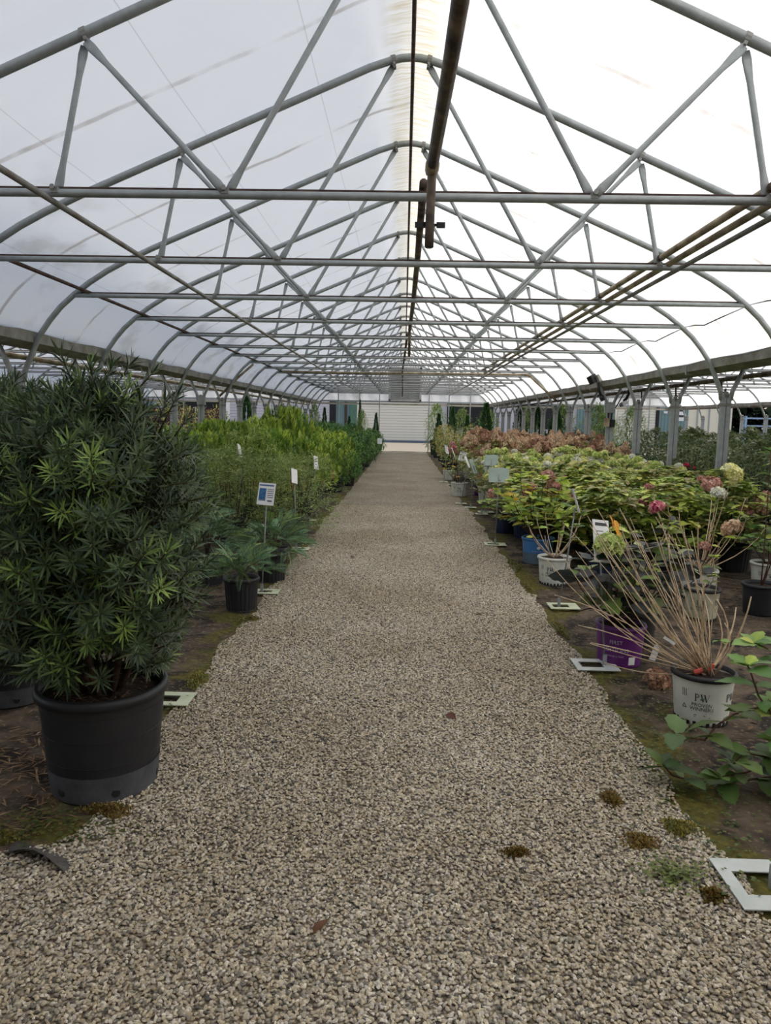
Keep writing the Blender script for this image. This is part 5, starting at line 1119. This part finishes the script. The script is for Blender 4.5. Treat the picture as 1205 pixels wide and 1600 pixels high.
# ---------------------------------------------------------------- ground details
mossm = mat('moss', (126, 116, 44), .95, 0, .25, 60, .9, 140, rgb2=(72, 70, 28)); mossb = mat('brown_moss', (112, 84, 36), .95, 0, .25, 60, .9, 140, rgb2=(66, 54, 26))
def moss(label, x, y, rx, ry, m, seed):
    r = np.random.default_rng(seed); n, k = 26, 7; v = [(0, 0, .022)]; ph = r.uniform(0, 6, 4)
    for i in range(1, k+1):
        q = i/k
        for j in range(n):
            a = 2*PI*j/n; e = 1+.25*math.sin(2*a+ph[0])+.18*math.sin(3*a+ph[1])+.12*math.sin(7*a+ph[2])
            v.append((rx*q*e*math.cos(a), ry*q*e*math.sin(a), .026*(1-q**2)+r.uniform(-.006, .006)*(q < 1)-(.004 if q == 1 else 0)))
    f = [(0, 1+j, 1+(j+1) % n) for j in range(n)]+[(1+(i-1)*n+j, 1+i*n+j, 1+i*n+(j+1) % n, 1+(i-1)*n+(j+1) % n) for i in range(1, k) for j in range(n)]
    bl, bfc = simple_leaf(.011, .006, .1); N_ = 420; a = r.uniform(0, 2*PI, N_); q = np.sqrt(r.random(N_)); e = 1+.25*np.sin(2*a+ph[0])+.18*np.sin(3*a+ph[1])+.12*np.sin(7*a+ph[2])+r.normal(0, .12, N_)
    p = np.c_[rx*q*e*np.cos(a), ry*q*e*np.sin(a), .024*(1-q**2)]; D = np.c_[r.normal(0, .6, (N_, 2)), np.ones(N_)]
    cl = [(126, 118, 46), (98, 96, 40), (146, 134, 56)] if m is mossm else [(128, 94, 44), (104, 84, 38), (120, 110, 44)]
    sv = scatter(bl, bfc, p, frames(D), r.uniform(.7, 1.5, N_), pal(cl, N_, r)); V_, F_, C_ = join([sv, (np.array(v)*np.array((.86, .86, .9)), f, np.tile(lin(cl[1]), (len(v), 1)))])
    o = obj('moss_patch', mk('moss_patch', V_, F_, M['leaf'], False, C_), None, (x, y, .006)); tag(o, label, 'moss', 'moss patches')
for k, (x, y, rx, ry, m_, lab) in enumerate([(-1.08, 2.62, .10, .05, mossb, 'brown green moss cushion in front of the big black pot'), (-1.42, 2.42, .12, .035, mossm, 'dark moss strip at the left edge of the gravel'), (-1.12, 5.35, .07, .09, mossm, 'yellow moss in front of the nearest small black pot'), (-1.14, 4.05, .06, .16, mossm, 'yellow moss strip past the pale base plate'), (-1.12, 8.75, .05, .35, mossm, 'yellow moss beside the faded grey green pot'),
        (.86, 2.82, .05, .05, mossb, 'small brown moss tuft out on the gravel at right'), (.88, 2.52, .06, .06, mossb, 'orange brown moss tuft in the gravel near the corner plate'), (1.06, 2.62, .06, .07, mossm, 'dark moss at the right gravel edge'), (1.02, 2.22, .045, .03, mossb, 'brown moss beside the corner base plate'), (1.17, 5.3, .05, .25, mossm, 'moss strip by the gravel left of the purple pot'), (1.16, 6.6, .05, .3, mossm, 'moss strip beside the white printed pot'), (1.2, 7.7, .08, .3, mossm, 'moss patch in front of the blue pot'), (.42, 2.42, .045, .03, mossb, 'pale tan tuft lying on the gravel path')]):
    moss(lab, x, y, rx, ry, m_, 500+k)
def litter(name, label, cat, n, gen, bv, bf, m, cols, seed, zr=(.006, .016)):
    r = np.random.default_rng(seed); p = gen(r, n); a = r.uniform(0, 2*PI, n); D = np.c_[np.cos(a), np.sin(a), r.uniform(-.05, .15, n)]
    v, f, c = scatter(bv, bf, np.c_[p, r.uniform(*zr, n)], frames(D), r.uniform(.6, 1.4, n), pal(cols, n, r))
    o = obj(name, mk(name, v, f, m, True, c)); o['kind'] = 'stuff'; tag(o, label, cat); return o
bv, bf = simple_leaf(.065, .007, .05)
litter('needle_litter', 'fallen brown needles and straw around the big black pot', 'needles', 620, lambda r, n: np.c_[-1.55+r.normal(0, .28, n), 2.95+r.normal(0, .38, n)], bv, bf, M['leaf'], [(168, 134, 100), (140, 108, 80), (190, 160, 120)], 1, (.006, .014))
bv, bf = simple_leaf(.016, .013, .1)
litter('weeds', 'tiny green weeds at the right gravel edge', 'weeds', 900, lambda r, n: np.c_[1.22+r.normal(0, .16, n), r.uniform(2.2, 4.3, n)], bv, bf, M['leaf'], [(86, 104, 54), (70, 88, 46), (108, 118, 62)], 2, (.006, .03))
litter('weeds', 'tuft of tiny clover weeds in the gravel near the corner plate', 'weeds', 260, lambda r, n: np.c_[.93+r.normal(0, .05, n), 2.32+r.normal(0, .035, n)], bv, bf, M['leaf'], [(92, 106, 50), (112, 120, 56)], 3, (.012, .045))
litter('weeds', 'tiny green weeds on the soil in front of the big black pot', 'weeds', 420, lambda r, n: np.c_[-1.3+r.normal(0, .16, n), 2.5+r.normal(0, .06, n)], bv, bf, M['leaf'], [(86, 100, 50), (104, 112, 58), (120, 108, 60)], 4, (.006, .03))
litter('weeds', 'tiny weeds along the left gravel edge', 'weeds', 500, lambda r, n: np.c_[-1.13+r.normal(0, .05, n), r.uniform(3.0, 8, n)], bv, bf, M['leaf'], [(96, 106, 48), (120, 116, 54), (84, 92, 48)], 5, (.006, .03))
bv, bf = simple_leaf(.05, .03, .3)
litter('leaf_litter', 'scattered dry brown leaves on the soil under the right hydrangeas', 'dry leaves', 300, lambda r, n: np.c_[r.uniform(1.3, 4.2, n), r.uniform(3.5, 9, n)], bv, bf, M['leaf'], [(120, 88, 62), (96, 72, 54), (150, 118, 88), (70, 58, 48)], 6, (.006, .02))
dl = [hyd_leaf(.06, .042, np.array(lin(c))) for c in ((112, 66, 48), (92, 62, 48), (134, 92, 66))]
for k, (x, y, lab) in enumerate([(.62, 5.62, 'curled rust brown leaf on the right half of the gravel path'), (.80, 4.82, 'dark curled leaf on the gravel level with the purple pot'), (-.20, 2.03, 'dark brown leaf lying low on the near gravel'), (.25, 3.62, 'brown leaf on the middle of the gravel'), (-.55, 7.9, 'reddish brown leaf on the gravel left of centre'), (.02, 9.6, 'small brown leaf far up the gravel'), (-.9, 10.6, 'dry leaf on the gravel beside the grey green pot')]):
    o = obj('fallen_leaf', dl[k % 3], None, (x, y, .026), (.1, .2, k*1.3)); tag(o, lab, 'leaf', 'fallen leaves on the gravel')
# curled corner of the ground fabric at the lower left
v = []; f = []; 
for i in range(9):
    for j in range(5):
        u_, w_ = i/8, j/4; v.append((-1.33+.26*u_, 2.33-.10*u_+.08*w_, .012+.05*math.sin(PI*u_)*(1-w_)**2))
for i in range(8):
    for j in range(4): a = i*5+j; f.append((a, a+5, a+6, a+1))
o = obj('fabric_flap', mk('fabric_flap', np.array(v), f, mat('grey_fabric', (92, 88, 84), .9, 0, .2, 30, .4, 200), True)); o.modifiers.new('thick', 'SOLIDIFY').thickness = .003
tag(o, 'curled grey corner of ground fabric at the lower left', 'fabric')
# pine straw on the big pot's soil is part of that pot
